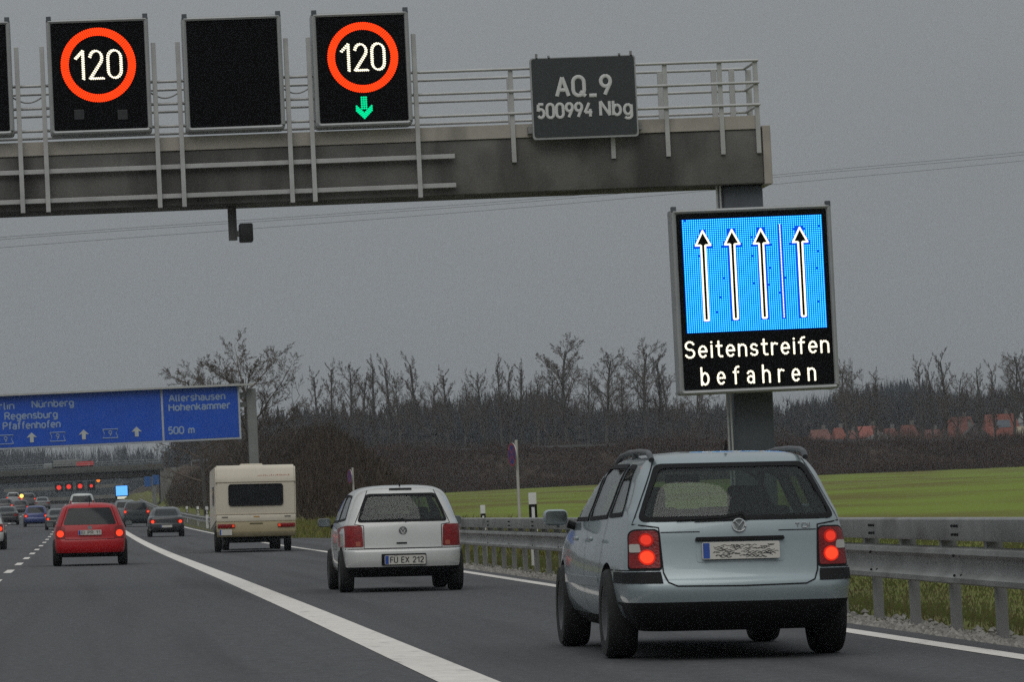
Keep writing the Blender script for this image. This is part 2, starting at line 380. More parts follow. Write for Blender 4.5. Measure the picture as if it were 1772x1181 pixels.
def ground_mat():
    m = bpy.data.materials.new('ground'); m.use_nodes = True; t = m.node_tree; b = t.nodes['Principled BSDF']
    b.inputs['Roughness'].default_value = .95; b.inputs['Specular IOR Level'].default_value = .1
    a = nd(t, 'ShaderNodeAttribute', attribute_name='cover'); sx = nd(t, 'ShaderNodeSeparateColor'); t.links.new(a.outputs['Color'], sx.inputs[0])
    g = nd(t, 'ShaderNodeNewGeometry')
    def noise(scale, stretch):
        mpn = nd(t, 'ShaderNodeMapping'); mpn.inputs['Scale'].default_value = stretch; n = nd(t, 'ShaderNodeTexNoise')
        n.inputs['Scale'].default_value = scale; n.inputs['Detail'].default_value = 8
        t.links.new(g.outputs['Position'], mpn.inputs[0]); t.links.new(mpn.outputs[0], n.inputs['Vector']); return n
    def ramp(n, lo, hi, c1, c2):
        r = nd(t, 'ShaderNodeValToRGB'); r.color_ramp.elements[0].position = lo; r.color_ramp.elements[1].position = hi
        r.color_ramp.elements[0].color = (*c1, 1); r.color_ramp.elements[1].color = (*c2, 1); t.links.new(n.outputs[0], r.inputs[0]); return r
    grass = ramp(noise(.9, (.12, .035, 1)), .38, .62, (.135, .125, .03), (.165, .215, .032))
    verge = ramp(noise(1.6, (1, 1, 1)), .35, .65, (.12, .095, .045), (.12, .14, .035))
    brush = ramp(noise(.3, (1, 1, 1)), .35, .65, (.035, .027, .02), (.075, .055, .04))
    m1 = nd(t, 'ShaderNodeMix', data_type='RGBA'); m2 = nd(t, 'ShaderNodeMix', data_type='RGBA')
    t.links.new(sx.outputs[0], m1.inputs[0]); t.links.new(verge.outputs[0], m1.inputs[6]); t.links.new(grass.outputs[0], m1.inputs[7])
    t.links.new(sx.outputs[1], m2.inputs[0]); t.links.new(m1.outputs[2], m2.inputs[6]); t.links.new(brush.outputs[0], m2.inputs[7])
    t.links.new(m2.outputs[2], b.inputs['Base Color']); return m
def brush_w(X, Y):
    """how much a spot is overgrown with brush"""
    mound = sst(13, 15, X)*sst(205, 230, Y)*(1-sst(.066*Y, .084*Y, X)) if Y < 640 else 0
    return max(mound, sst(603, 610, Y)*(1 if X > 13.5 or X < -17 else 0))
gr = grid_sheet('ground', XS, YS, height, ground_mat())
ca = gr.data.color_attributes.new('cover', 'FLOAT_COLOR', 'POINT')
cov = []
for v in gr.data.vertices:
    x, y = v.co.x, v.co.y
    cov += [sst(11, 16, x)*(1-.0*sst(500, 600, y)), brush_w(x, y), 0, 1]
ca.data.foreach_set('color', cov)

ry = [float(y) for y in list(range(-60, 240, 4))+list(range(240, 1150, 10))]
V = []; F = []
cols = [-15.5, -9, -5.2, -1.5, 2.3, 4.5]
for y in ry:
    for x in cols: V.append((x, y, zr(x, y)))
    V.append((edge_x(y), y, zr(edge_x(y), y))); V.append((pave_x(y), y, zr(pave_x(y), y))); V.append((pave_x(y)+.02, y, zr(pave_x(y), y)-.15))
n = len(cols)+3
F = [(j*n+i, j*n+i+1, (j+1)*n+i+1, (j+1)*n+i) for j in range(len(ry)-1) for i in range(n-1)]
tag(from_lists('road', V, F, MT['asphalt'], smooth=40), kind='structure')
def stripe(name, y0, y1, xc, w, step=4):
    V = []; F = []; ys = list(np.arange(y0, y1, step))+[y1]
    for i, y in enumerate(ys):
        y = float(y); x = xc(y) if callable(xc) else xc
        V += [(x-w/2, y, zr(x-w/2, y)+.004), (x+w/2, y, zr(x+w/2, y)+.004)]
        if i: F.append((2*i-2, 2*i-1, 2*i+1, 2*i))
    return tag(from_lists(name, V, F, MT['line']), kind='structure')
stripe('shoulder_line', -40, 700, lambda y: interp(y, [-40, 20, 45, 68, 190, 700], [2.27, 2.31, 2.43, 2.49, 2.58, 2.58]), .36)
stripe('edge_line', -40, 700, lambda y: edge_x(y)+.0, .2)
y = 13.6
for k in range(34):
    stripe('lane_dash', y-2.6, y+2.6, -1.47, .16); y += 14.3 if y < 140 else 16
y = 9.
for k in range(34):
    stripe('lane_dash', y-2.6, y+2.6, -5.25, .16); y += 16

# ------------------------------------------------------------------ vehicles
def mono(xs, ys):
    xs = np.array(xs, float); ys = np.array(ys, float); h = np.diff(xs); d = np.diff(ys)/h; m = np.zeros_like(ys)
    m[0], m[-1] = d[0], d[-1]
    for i in range(1, len(xs)-1):
        m[i] = 0 if d[i-1]*d[i] <= 0 else 2*d[i-1]*d[i]/(d[i-1]+d[i])
    def f(x):
        i = int(min(max(np.searchsorted(xs, x)-1, 0), len(h)-1)); t = (x-xs[i])/h[i]
        return float((1+2*t)*(1-t)**2*ys[i]+t*(1-t)**2*h[i]*m[i]+t*t*(3-2*t)*ys[i+1]+t*t*(t-1)*h[i]*m[i+1])
    return f
def hull_bm(keys, c, sub=3, inset=0, zlo=None):
    zs = [k[0] for k in keys]; f0, f1, fw = (mono(zs, [k[i] for k in keys]) for i in (1, 2, 3))
    lev = []
    for a, b in zip(zs, zs[1:]): lev += [a+(b-a)*i/sub for i in range(sub)]
    lev.append(zs[-1]); ztop = zs[-1]
    if inset: lev = [z for z in lev if z > zlo and z < ztop-.02]
    Ln = max(k[2] for k in keys); bm = bmesh.new(); rings = []
    for z in lev:
        zz = z
        if inset: zz = min(z+inset*.8*sst(.9, 1.2, z), ztop-.001)
        y0, y1, w = f0(zz)+inset, f1(zz)-inset, max(fw(zz)-inset, .05)
        y1 = max(y1, y0+.15)
        rr = min(c['rr'], w*.8, (y1-y0)*.45); rf = min(c['rf'], w*.8, (y1-y0)*.45); half = []
        N = 9
        for i in range(N): half.append(((w-rr)*i/N, y0))
        for i in range(8): a = R(90*i/8); half.append((w-rr+rr*math.sin(a), y0+rr-rr*math.cos(a)))
        for i in range(30): half.append((w, y0+rr+(y1-rf-y0-rr)*i/30))
        for i in range(8): a = R(90*i/8); half.append((w-rf+rf*math.cos(a), y1-rf+rf*math.sin(a)))
        for i in range(N+1): half.append(((w-rf)*(1-i/N), y1))
        pts = []
        ym = Ln*.52
        for x, y in half:
            q = (x/w)**2
            t = c['tr']*max(0, (ym-y)/ym)**2 if y < ym else c['tf']*((y-ym)/(Ln-ym))**2
            yy = y+c['br']*q*max(0, 1-(y-y0)/.8)-c['bf']*q*max(0, 1-(y1-y)/.8)
            pts.append((x*(w-t)/w if w > t else x*.3, yy))
        full = pts+[(-x, y) for x, y in pts[-2:0:-1]]
        rings.append([bm.verts.new((x, y, z)) for x, y in full])
    n = len(rings[0])
    for a, b in zip(rings, rings[1:]):
        for j in range(n): bm.faces.new((a[j], a[(j+1) % n], b[(j+1) % n], b[j]))
    bm.faces.new(rings[0][::-1])
    top = rings[-1]; cy = sum(v.co.y for v in top)/n; cv = bm.verts.new((0, cy, top[0].co.z+.002))
    for j in range(n): bm.faces.new((top[j], top[(j+1) % n], cv))
    bmesh.ops.recalc_face_normals(bm, faces=bm.faces[:])
    return bm
def boolean_cut(bm, cutters):
    """the hull with every cutter taken out of it"""
    def tmp(b):
        me = bpy.data.meshes.new('tmp'); b.to_mesh(me); b.free(); o = bpy.data.objects.new('tmp', me); COL.objects.link(o); return o
    base = tmp(bm); cs = [tmp(b) for b in cutters]
    for c in cs:
        md = base.modifiers.new('cut', 'BOOLEAN'); md.operation = 'DIFFERENCE'; md.solver = 'EXACT'; md.object = c
    dg = bpy.context.evaluated_depsgraph_get(); me = bpy.data.meshes.new_from_object(base.evaluated_get(dg))
    for o in cs+[base]:
        d = o.data; bpy.data.objects.remove(o); bpy.data.meshes.remove(d)
    res = bmesh.new(); res.from_mesh(me); bpy.data.meshes.remove(me); return res
def pick(bm, keep):
    b = bm.copy(); b.faces.ensure_lookup_table()
    bmesh.ops.delete(b, geom=[f for f in b.faces if not keep(f.index)], context='FACES'); return b
VIEW = {'rear': (lambda u, v: Vector((u, -3, v)), Vector((0, 1, 0))), 'front': (lambda u, v: Vector((u, 9, v)), Vector((0, -1, 0))),
        'left': (lambda u, v: Vector((-4, u, v)), Vector((1, 0, 0))), 'right': (lambda u, v: Vector((4, u, v)), Vector((-1, 0, 0))),
        'top': (lambda u, v: Vector((u, v, 5)), Vector((0, 0, -1)))}
def onto(bvh, view, u, v):
    o, d = VIEW[view]; p = o(u, v); h = bvh.ray_cast(p, d)
    if h[0] is None: h = bvh.find_nearest(p+d*3.2)
    n = h[1]
    if n.dot(d) > 0: n = -n
    return h[0], n
def thicken(bm, bvh, view, off, th):
    tops = {}; src = list(bm.verts); low = {}
    for v in src:
        p, n = onto(bvh, view, v.co.x, v.co.z); v.co = p+n*off; tops[v] = (p, n)
    for v in src: low[v] = bm.verts.new(tops[v][0]+tops[v][1]*(off-th))
    bound = [e for e in bm.edges if len(e.link_faces) == 1]
    for f in list(bm.faces): bm.faces.new([low[v] for v in f.verts][::-1])
    for e in bound: bm.faces.new((e.verts[0], e.verts[1], low[e.verts[1]], low[e.verts[0]]))
    bmesh.ops.recalc_face_normals(bm, faces=bm.faces[:]); return bm
def patch(bvh, poly, view, off=.006, th=.012, step=.07):
    """a piece of panel with this outline (seen along the view) lying on the hull"""
    bm = bmesh.new(); bm.faces.new([bm.verts.new((a, 0, b)) for a, b in poly])
    us = [p[0] for p in poly]; vs = [p[1] for p in poly]
    for lo, hi, ax in ((min(us), max(us), 0), (min(vs), max(vs), 2)):
        k = max(1, int((hi-lo)/step))
        for i in range(1, k):
            c = lo+(hi-lo)*i/k; no = Vector((1, 0, 0)) if ax == 0 else Vector((0, 0, 1)); co = no*c
            bmesh.ops.bisect_plane(bm, geom=bm.verts[:]+bm.edges[:]+bm.faces[:], plane_co=co, plane_no=no)
    return thicken(bm, bvh, view, off, th)
def scaled(poly, dx, dz):
    cx = (min(p[0] for p in poly)+max(p[0] for p in poly))/2; cz = (min(p[1] for p in poly)+max(p[1] for p in poly))/2
    wx = max(p[0] for p in poly)-cx; wz = max(p[1] for p in poly)-cz
    return [(cx+(p[0]-cx)*(wx+dx)/wx, cz+(p[1]-cz)*(wz+dz)/wz) for p in poly]
def dense(poly, step=.05):
    o = []
    for a, b in zip(poly, poly[1:]+poly[:1]):
        a, b = Vector(a), Vector(b); k = max(1, int((b-a).length/step))
        o += [tuple(a.lerp(b, i/k)) for i in range(k)]
    return o
def ringpatch(bvh, outer, inner, view, off, th):
    bm = bmesh.new(); k = 3; rows = []
    for i in range(k+1): rows.append([bm.verts.new((a[0]+(b[0]-a[0])*i/k, 0, a[1]+(b[1]-a[1])*i/k)) for a, b in zip(outer, inner)])
    n = len(outer)
    for r, s in zip(rows, rows[1:]):
        for j in range(n): bm.faces.new((r[j], r[(j+1) % n], s[(j+1) % n], s[j]))
    return thicken(bm, bvh, view, off, th)
def seam(bm, bvh, line, view, w=.007, off=.004):
    pts = []
    for a, b in zip(line, line[1:]):
        a, b = Vector(a), Vector(b); k = max(1, int((b-a).length/.05)); pts += [a.lerp(b, i/k) for i in range(k)]
    pts.append(Vector(line[-1])); P = [onto(bvh, view, p[0], p[1]) for p in pts]; prev = None
    for i, (p, n) in enumerate(P):
        d = (P[min(i+1, len(P)-1)][0]-P[max(i-1, 0)][0]).normalized(); s = d.cross(n).normalized()*(w/2)
        q = [bm.verts.new(p+s+n*off), bm.verts.new(p-s+n*off)]
        if prev: bm.faces.new((prev[0], prev[1], q[1], q[0]))
        prev = q
    return bm
def mirror(poly): return [(-a, b) for a, b in poly][::-1]
def wheel(root, x, y, r, w, side, rimdark=False):
    h = w/2
    prof = [(r*.62, -h), (r*.74, -h*1.05), (r*.93, -h), (r*.985, -h*.8), (r, -h*.45), (r, 0), (r, h*.45), (r*.985, h*.8), (r*.93, h), (r*.74, h*1.05), (r*.62, h), (r*.6, h*.6), (r*.6, -h*.6), (r*.62, -h)]
    o = obj('wheel', lathe(bmesh.new(), prof), MT['tyre'], root, 40); o.location = (x, y, r)
    bm = bmesh.new(); s = side
    lathe(bm, [(.001, s*h*.75), (r*.14, s*h*.75), (r*.17, s*h*.55), (r*.5, s*h*.72), (r*.56, s*h*.9), (r*.63, s*h*.95), (r*.63, s*h*.3)], 24)
    obj('rim', bm, MT['rim'], o, 40)
    return o
def hub_dark(): pass
def plate(root, cx, z0, z1, w, y, tilt, txt=None, squiggle=False):
    """number plate lying on the tail, its face towards -y"""
    p = obj('number_plate', prism(bmesh.new(), rounded([(-w/2, z0), (w/2, z0), (w/2, z1), (-w/2, z1)], .012), 'y', -.012, 0), MT['plate'], root)
    p.location = (cx, y, 0); p.rotation_euler = (tilt, 0, 0); h = z1-z0
    obj('country_strip', bx(-w/2+.006, -w/2+.05, -.0145, -.011, z0+.006, z1-.006), MT['plateblue'], p)
    if txt: letters(lay(txt, -w/2+.075, w/2-.03, z0+h*.2, h*.6, .2), -.013, h*.11, MT['text'], 'plate_lettering', p)
    if squiggle:
        rng = random.Random(5); bm = bmesh.new()
        for i in range(95):
            x = -w/2+.07+rng.random()*(w-.14); z = z0+.014+int(rng.random()*8)*(h-.026)/8
            pts = [(x+j*.007, -.013, z+.004*math.sin(j*1.1+i)) for j in range(rng.randint(4, 11))]
            tube(bm, pts, .0017, 6, flat=(Vector((0, 1, 0)), .5))
        obj('scribble', bm, MT['text'], p)
    return p
def vehicle(name, loc, label, cat, c, group=None, yaw=0):
    root = empty(name, loc, label, cat, group, (0, CF, yaw)); K = c['keys']
    hb = hull_bm(K, c); bvh = BVHTree.FromBMesh(hb); P = c['paint']; r, w = c['wheel']; half = c['track']
    cut = []
    for y in c['axles']:
        for s in (-1, 1):
            b = bmesh.new(); R2 = r*1.12
            bmesh.ops.create_cone(b, cap_ends=True, segments=40, radius1=R2, radius2=R2, depth=.7, matrix=Matrix.Translation((s*(half-.26+.35), y, r*1.02)) @ Matrix.Rotation(R(90), 4, 'Y'))
            cut.append(b)
    win = c.get('windows', [])
    if c.get('hollow'):
        cut.append(hull_bm(K, c, 2, .05, .55))
        for view, poly in win:
            q = scaled(poly, -.022, -.022)
            if view == 'rear': cut.append(prism(bmesh.new(), q, 'y', -.4, c.get('rcut', 1.0)))
            elif view == 'front': cut.append(prism(bmesh.new(), q, 'y', c['fcut'], 6))
            elif view == 'left': cut.append(prism(bmesh.new(), q, 'x', -1.4, -.35)); cut.append(prism(bmesh.new(), q, 'x', .35, 1.4))
    res = boolean_cut(hb, cut)
    res.faces.ensure_lookup_table(); kind = {}
    for f in res.faces:
        p = f.calc_center_median(); hit = bvh.find_nearest(p); far = hit[0] is None or hit[3] > .012
        if not far and abs(hit[1].dot(f.normal)) < .5: far = True
        if far: kind[f.index] = 'interior'
        elif p.z < c['sill'](p.y): kind[f.index] = 'lower_trim'
        elif c['bump'][0] <= p.z < c['bump'][1] and p.y < c['bump'][2]: kind[f.index] = 'bumper'
        else: kind[f.index] = 'body'
    for k, m in (('body', P), ('bumper', c.get('bumper_paint', P)), ('lower_trim', MT['black']), ('interior', MT['seat'])):
        if any(v == k for v in kind.values()): obj(k, pick(res, lambda i: kind[i] == k), m, root, 38)
    res.free()
    glass = MT['glass'] if c.get('hollow') else MT['darkglass']
    for view, poly in win:
        for v, pl in ([('left', poly), ('right', poly)] if view == 'left' else [(view, poly)]):
            nm = {'rear': 'rear_window', 'front': 'windscreen'}.get(v, 'side_window')
            g = obj(nm, patch(bvh, dense(pl, .09) if 0 else pl, v, .004, .006), glass, root, 40)
            if c.get('hollow'):
                d = dense(pl, .06); obj('window_frame', ringpatch(bvh, d, scaled(d, -.035, -.03), v, .007, .01), MT['black'], g, 40)
    for y in c['axles']:
        for s in (-1, 1): wheel(root, s*(half-w/2), y, r, w, s)
    for poly, inner in c.get('lamps', []):
        for s in (-1, 1):
            t = obj('tail_light', patch(bvh, poly if s > 0 else mirror(poly), 'rear', .008, .03, .04), c.get('lens', MT['redlens']), root, 40)
            for nm, pl, m in inner: obj(nm, patch(bvh, pl if s > 0 else mirror(pl), 'rear', .018 if nm == 'lamp_core' else .014, .02, .04), m, t, 40)
    root_bvh[name] = bvh
    return root, bvh
root_bvh = {}
def circle(cx, cz, r, n=20): return [(cx+r*math.cos(2*math.pi*i/n), cz+r*math.sin(2*math.pi*i/n)) for i in range(n)]
def mirrors(root, x, y, z, m):
    for s in (-1, 1):
        bm = bmesh.new(); box(bm, -.095, .085, -.05, .07, -.06, .06, .04, 3)
        o = obj('door_mirror', bm, m, root, 50); o.location = (s*(x+.10), y, z)
        b2 = prism(bmesh.new(), rounded([(-.083, -.048), (.073, -.048), (.073, .048), (-.083, .048)], .03), 'y', -.054, -.044); obj('mirror_glass', b2, mat('mirror_glass', (.30, .33, .33), .12, 1), o)
        a = obj('mirror_arm', tube(bmesh.new(), [(-s*.09, .02, -.05), (-s*.2, .03, -.09)], .03, 8), MT['black'], o, 40)
def seats(root, rows, w=.23):
    for y, zb, zh, xs in rows:
        for x in xs:
            o = obj('seat', box(bmesh.new(), x-w, x+w, y-.06, y+.08, .45, zb, .05, 3), MT['seat'], root, 50)
            obj('headrest', box(bmesh.new(), x-.13, x+.13, y-.04, y+.05, zb+.02, zh, .035, 3), MT['seat'], o, 50)

# the silver blue estate
KP = [(.20, .16, 4.50, .72), (.26, .09, 4.60, .79), (.34, .03, 4.66, .842), (.40, .008, 4.675, .862), (.48, 0, 4.68, .873), (.535, .012, 4.675, .876), (.565, .035, 4.66, .876), (.62, .055, 4.62, .874),
      (.70, .075, 4.57, .868), (.78, .09, 4.46, .858), (.86, .102, 4.15, .842), (.91, .115, 3.75, .825), (.95, .13, 3.46, .800), (1.0, .165, 3.36, .775), (1.05, .20, 3.26, .752),
      (1.15, .265, 3.05, .712), (1.25, .335, 2.82, .672), (1.32, .40, 2.6, .632), (1.355, .435, 2.46, .602), (1.38, .47, 2.35, .572), (1.402, .535, 2.25, .525), (1.418, .66, 2.05, .44), (1.428, .9, 1.75, .30)]
silver = paint('silver_blue_paint', (.29, .345, .362), .45, .36)
lamp_o = rounded([(.545, .632), (.742, .632), (.728, .885), (.55, .885)], [.015, .02, .05, .04])
c_est = dict(keys=KP, rr=.17, rf=.4, br=.075, bf=.35, tr=.075, tf=.10, paint=silver, wheel=(.312, .205), track=.832, axles=(.96, 3.66), hollow=True, fcut=2.3, rcut=.95,
    sill=lambda y: .39 if y < .55 else .30, bump=(.0, .62, .62),
    windows=[('rear', rounded([(-.68, .945), (.68, .945), (.515, 1.338), (-.515, 1.338)], [.06, .06, .05, .05])), ('front', rounded([(-.66, .99), (.66, .99), (.54, 1.335), (-.54, 1.335)], .05)),
             ('left', rounded([(.58, .985), (1.10, .975), (1.10, 1.345), (.84, 1.34)], .04)), ('left', rounded([(1.18, .97), (2.02, .955), (2.02, 1.355), (1.18, 1.35)], .03)), ('left', rounded([(2.10, .955), (2.98, .95), (2.42, 1.345), (2.10, 1.355)], .03))],
    lamps=[(lamp_o, [('brake_lamp', circle(.628, .704, .052), MT['lit3']), ('lamp_core', circle(.628, .704, .041), MT['lit']), ('upper_lamp', circle(.628, .822, .045), MT['lit4']), ('lamp_core', circle(.628, .822, .033), MT['lit2']), ('reverse_lamp', rounded([(.665, .738), (.732, .738), (.728, .795), (.672, .795)], .012), MT['clearlens'])])])
KP = [(z, a, b, w*(.955+.045*sst(.88, 1.0, z))) for z, a, b, w in KP]; c_est['keys'] = KP
X0, Y0 = 4.43, 27.05
est, bv = vehicle('estate_car', (X0, Y0, zr(X0, Y0)), 'silver blue estate car with roof rails and lit round brake lamps, largest car', 'estate car', c_est, yaw=R(-.3))
for s in (-1, 1):
    obj('lamp_gasket', patch(bv, scaled(lamp_o if s > 0 else mirror(lamp_o), .010, .012), 'rear', .004, .01, .04), MT['black'], est, 40)
    obj('bumper_strip', patch(bv, [(s*a, b) for a, b in ((.535, .530), (.84, .530), (.84, .606), (.545, .606))][::s], 'rear', .010, .02, .05), MT['black'], est, 40)
    obj('bumper_strip', patch(bv, [(.14, .530), (.62, .530), (.62, .606), (.14, .606)], 'left' if s < 0 else 'right', .010, .02, .05), MT['black'], est, 40)
    obj('door_strip', patch(bv, [(1.33, .50), (3.28, .50), (3.28, .56), (1.33, .56)], 'left' if s < 0 else 'right', .010, .02, .1), paint('strip_paint', (.27, .31, .33)), est, 40)
sm = bmesh.new()
seam(sm, bv, [(-.515, 1.365), (-.71, .93), (-.545, .905), (-.528, .60), (-.50, .535), (-.44, .508), (0, .502), (.44, .508), (.50, .535), (.528, .60), (.545, .905), (.71, .93), (.515, 1.365)], 'rear', .010)
seam(sm, bv, [(-.535, .872), (-.27, .872)], 'rear', .006); seam(sm, bv, [(.27, .872), (.535, .872)], 'rear', .006)
seam(sm, bv, [(-.55, .618), (-.8, .618)], 'rear', .008); seam(sm, bv, [(.55, .618), (.8, .618)], 'rear', .008)
for v in ('left', 'right'):
    seam(sm, bv, [(1.14, 1.34), (1.14, 1.0), (1.24, .72), (1.36, .46), (1.36, .31)], v); seam(sm, bv, [(2.06, 1.36), (2.06, .31)], v); seam(sm, bv, [(3.18, .9), (3.24, .31)], v)
    seam(sm, bv, [(.12, .618), (.58, .618)], v)
obj('panel_gap', sm, MT['black'], est)
obj('plate_recess', patch(bv, rounded([(-.30, .665), (.30, .665), (.30, .825), (-.30, .825)], .02), 'rear', .004, .01), silver, est, 40)
obj('painted_plate_shadow', patch(bv, rounded([(-.305, .806), (.305, .806), (.30, .832), (-.30, .832)], .01), 'rear', .030, .035, .05), MT['black'], est, 40)  # black strip put in as the shadow along the plate's top edge
plate(est, 0, .687, .803, .53, -.020, R(-6), squiggle=True)
e_bm = bmesh.new(); tube(e_bm, [(.056*math.cos(a/24*6.2832), -.004, .056*math.sin(a/24*6.2832)) for a in range(24)], .0075, 8, close=True)
for s_ in ([(-.036, .04), (0, -.004), (.036, .04)], [(-.05, .01), (-.022, -.046), (0, .006), (.022, -.046), (.05, .01)]):
    tube(e_bm, [(a, -.004, b) for a, b in s_], .0065, 6)
bd = obj('badge', e_bm, mat('badge_silver', (.50, .52, .52), .5, .3), est, 40); p_, n_ = onto(bv, 'rear', 0, .908); bd.location = p_+n_*.006; bd.rotation_euler = (R(-14), 0, 0); bd.scale = (.78, 1, .78)
ob_ = obj('badge_disc', prism(bmesh.new(), circle(0, 0, .053), 'y', -.002, .012), mat('badge_base', (.12, .13, .13), .5), bd)
tb = letters(lay('TDI', -.05, .05, 0, .032), 0, .008, MT['chrome'], 'model_badge', est); p_, n_ = onto(bv, 'rear', .44, .885); tb.location = p_+n_*.003
for s in (-1, 1):
    pts = [(s*.535, .50, 1.37), (s*.537, .55, 1.402), (s*.535, .68, 1.424), (s*.53, 1.1, 1.436), (s*.53, 1.7, 1.436), (s*.53, 2.1, 1.42), (s*.54, 2.3, 1.37)]
    P2 = []
    for i in range(len(pts)-1):
        for k in range(4): P2.append(Vector(pts[i]).lerp(Vector(pts[i+1]), k/4))
    P2.append(Vector(pts[-1])); b = tube(bmesh.new(), P2, .021, 8); tube(b, [(s*.535, 1.35, 1.33), (s*.532, 1.35, 1.43)], .025, 8)
    obj('roof_rail', b, mat('roof_rail', (.06, .065, .07), .4), est, 60)
wp = bmesh.new(); seam(wp, bv, [(-.42, .952), (-.1, .962), (.03, .985), (.06, .945)], 'rear', .022, .02); seam(wp, bv, [(-.3, .95), (.02, .955)], 'rear', .03, .014)
obj('wiper', wp, MT['black'], est)
obj('antenna', tube(bmesh.new(), [(0, .62, 1.43), (0, .58, 1.50)], .006, 6, rs=[.012, .004]), MT['black'], est)
mirrors(est, .83, 2.92, .985, silver)
for s in (-1, 1):
    for y in (1.35, 2.2): obj('door_handle', box(bmesh.new(), s*.858-.012, s*.858+.012, y, y+.2, .815, .845, .01), silver, est, 40)
seats(est, [(2.05, .98, 1.19, (-.36, .36)), (1.15, .92, 1.04, (-.40, .0, .40))])
obj('dashboard', box(bmesh.new(), -.66, .66, 3.0, 3.3, .6, .985, .06, 3), MT['black'], est, 50)
obj('rear_mirror', box(bmesh.new(), -.14, .12, 2.66, 2.69, 1.22, 1.285, .01), MT['black'], est)

# the small white hatchback
KL = [(.20, .14, 3.38, .68), (.27, .06, 3.46, .75), (.335, .015, 3.50, .788), (.42, 0, 3.52, .803), (.53, .005, 3.52, .81), (.560, .02, 3.5, .812), (.578, .055, 3.48, .812), (.65, .068, 3.44, .815),
      (.78, .085, 3.28, .812), (.86, .10, 3.05, .80), (.91, .115, 2.8, .785), (.96, .14, 2.66, .765), (1.05, .18, 2.52, .735), (1.17, .245, 2.3, .69), (1.27, .305, 2.1, .645), (1.325, .345, 1.96, .60), (1.355, .375, 1.86, .555), (1.385, .44, 1.74, .48), (1.405, .56, 1.6, .37), (1.415, .75, 1.4, .22)]
whitep = paint('white_silver_paint', (.55, .555, .535), .15, .35)
c_hat = dict(keys=KL, rr=.17, rf=.35, br=.08, bf=.3, tr=.05, tf=.08, paint=whitep, wheel=(.285, .185), track=.82, axles=(.62, 2.94), hollow=True, fcut=1.85, rcut=.8,
    sill=lambda y: .335 if y < .4 else .26, bump=(.0, .566, .5),
    windows=[('rear', rounded([(-.60, .925), (.60, .925), (.465, 1.30), (-.465, 1.30)], [.05, .05, .06, .06])), ('front', rounded([(-.6, 1.0), (.6, 1.0), (.5, 1.3), (-.5, 1.3)], .05)),
             ('left', rounded([(.42, .96), (1.2, .93), (1.2, 1.30), (.62, 1.28)], .05)), ('left', rounded([(1.28, .93), (2.32, .92), (1.9, 1.27), (1.28, 1.30)], .04))],
    lamps=[(rounded([(.525, .60), (.80, .60), (.80, .885), (.535, .885)], [.02, .02, .08, .05]), [('reverse_lamp', rounded([(.56, .612), (.62, .612), (.62, .67), (.56, .67)], .01), mat('amber_lens', (.32, .07, .03), .2, coat=.5))])])
X1, Y1 = 4.235, 53.25
hat, bv = vehicle('hatchback', (X1, Y1, zr(X1, Y1)), 'small white hatchback with unlit red tail lights driving behind the caravan', 'car', c_hat)
sm = bmesh.new()
seam(sm, bv, [(-.44, 1.345), (-.63, .90), (-.515, .88), (-.515, .578), (.515, .578), (.515, .88), (.63, .90), (.44, 1.345)], 'rear', .010); seam(sm, bv, [(-.76, .572), (.76, .572)], 'rear', .016)
for v in ('left', 'right'): seam(sm, bv, [(1.24, 1.3), (1.24, .27)], v); seam(sm, bv, [(2.45, .9), (2.45, .27)], v)
obj('panel_gap', sm, MT['black'], hat)
obj('brake_light_strip', patch(bv, rounded([(-.15, 1.345), (.15, 1.345), (.15, 1.365), (-.15, 1.365)], .008), 'rear', .01, .02), MT['black'], hat)
obj('plate_surround', patch(bv, rounded([(-.295, .355), (.295, .355), (.295, .505), (-.295, .505)], .015), 'rear', .012, .025), MT['black'], hat)
plate(hat, .015, .365, .485, .54, -.014, 0, txt='FÜ EX 212')
b = bmesh.new(); tube(b, [(.048*math.cos(a/20*6.2832), -.004, .048*math.sin(a/20*6.2832)) for a in range(20)], .007, 8, close=True)
for s_ in ([(-.03, .034), (0, -.004), (.03, .034)], [(-.042, .01), (-.02, -.04), (0, .005), (.02, -.04), (.042, .01)]): tube(b, [(a, -.004, q) for a, q in s_], .006, 6)
bd = obj('badge', b, mat('badge_dark', (.15, .15, .15), .3, .6), hat, 40); p_, n_ = onto(bv, 'rear', 0, .81); bd.location = p_+n_*.005
obj('tailgate_handle', patch(bv, rounded([(-.09, .635), (.05, .635), (.05, .655), (-.09, .655)], .008), 'rear', .008, .015), MT['black'], hat)
wp = bmesh.new(); seam(wp, bv, [(-.4, .94), (.02, .955), (.05, .92)], 'rear', .02, .015); obj('wiper', wp, MT['black'], hat)
obj('antenna', tube(bmesh.new(), [(0, .5, 1.39), (0, .46, 1.46)], .006, 6, rs=[.012, .004]), MT['black'], hat)
mirrors(hat, .80, 2.28, .93, mat('mirror_shell', (.12, .12, .12), .4))
seats(hat, [(1.55, .93, 1.12, (-.34, .34)), (.72, .86, .97, (-.33, .33))])
obj('dashboard', box(bmesh.new(), -.6, .6, 2.25, 2.5, .6, .95, .06, 3), MT['black'], hat, 50)

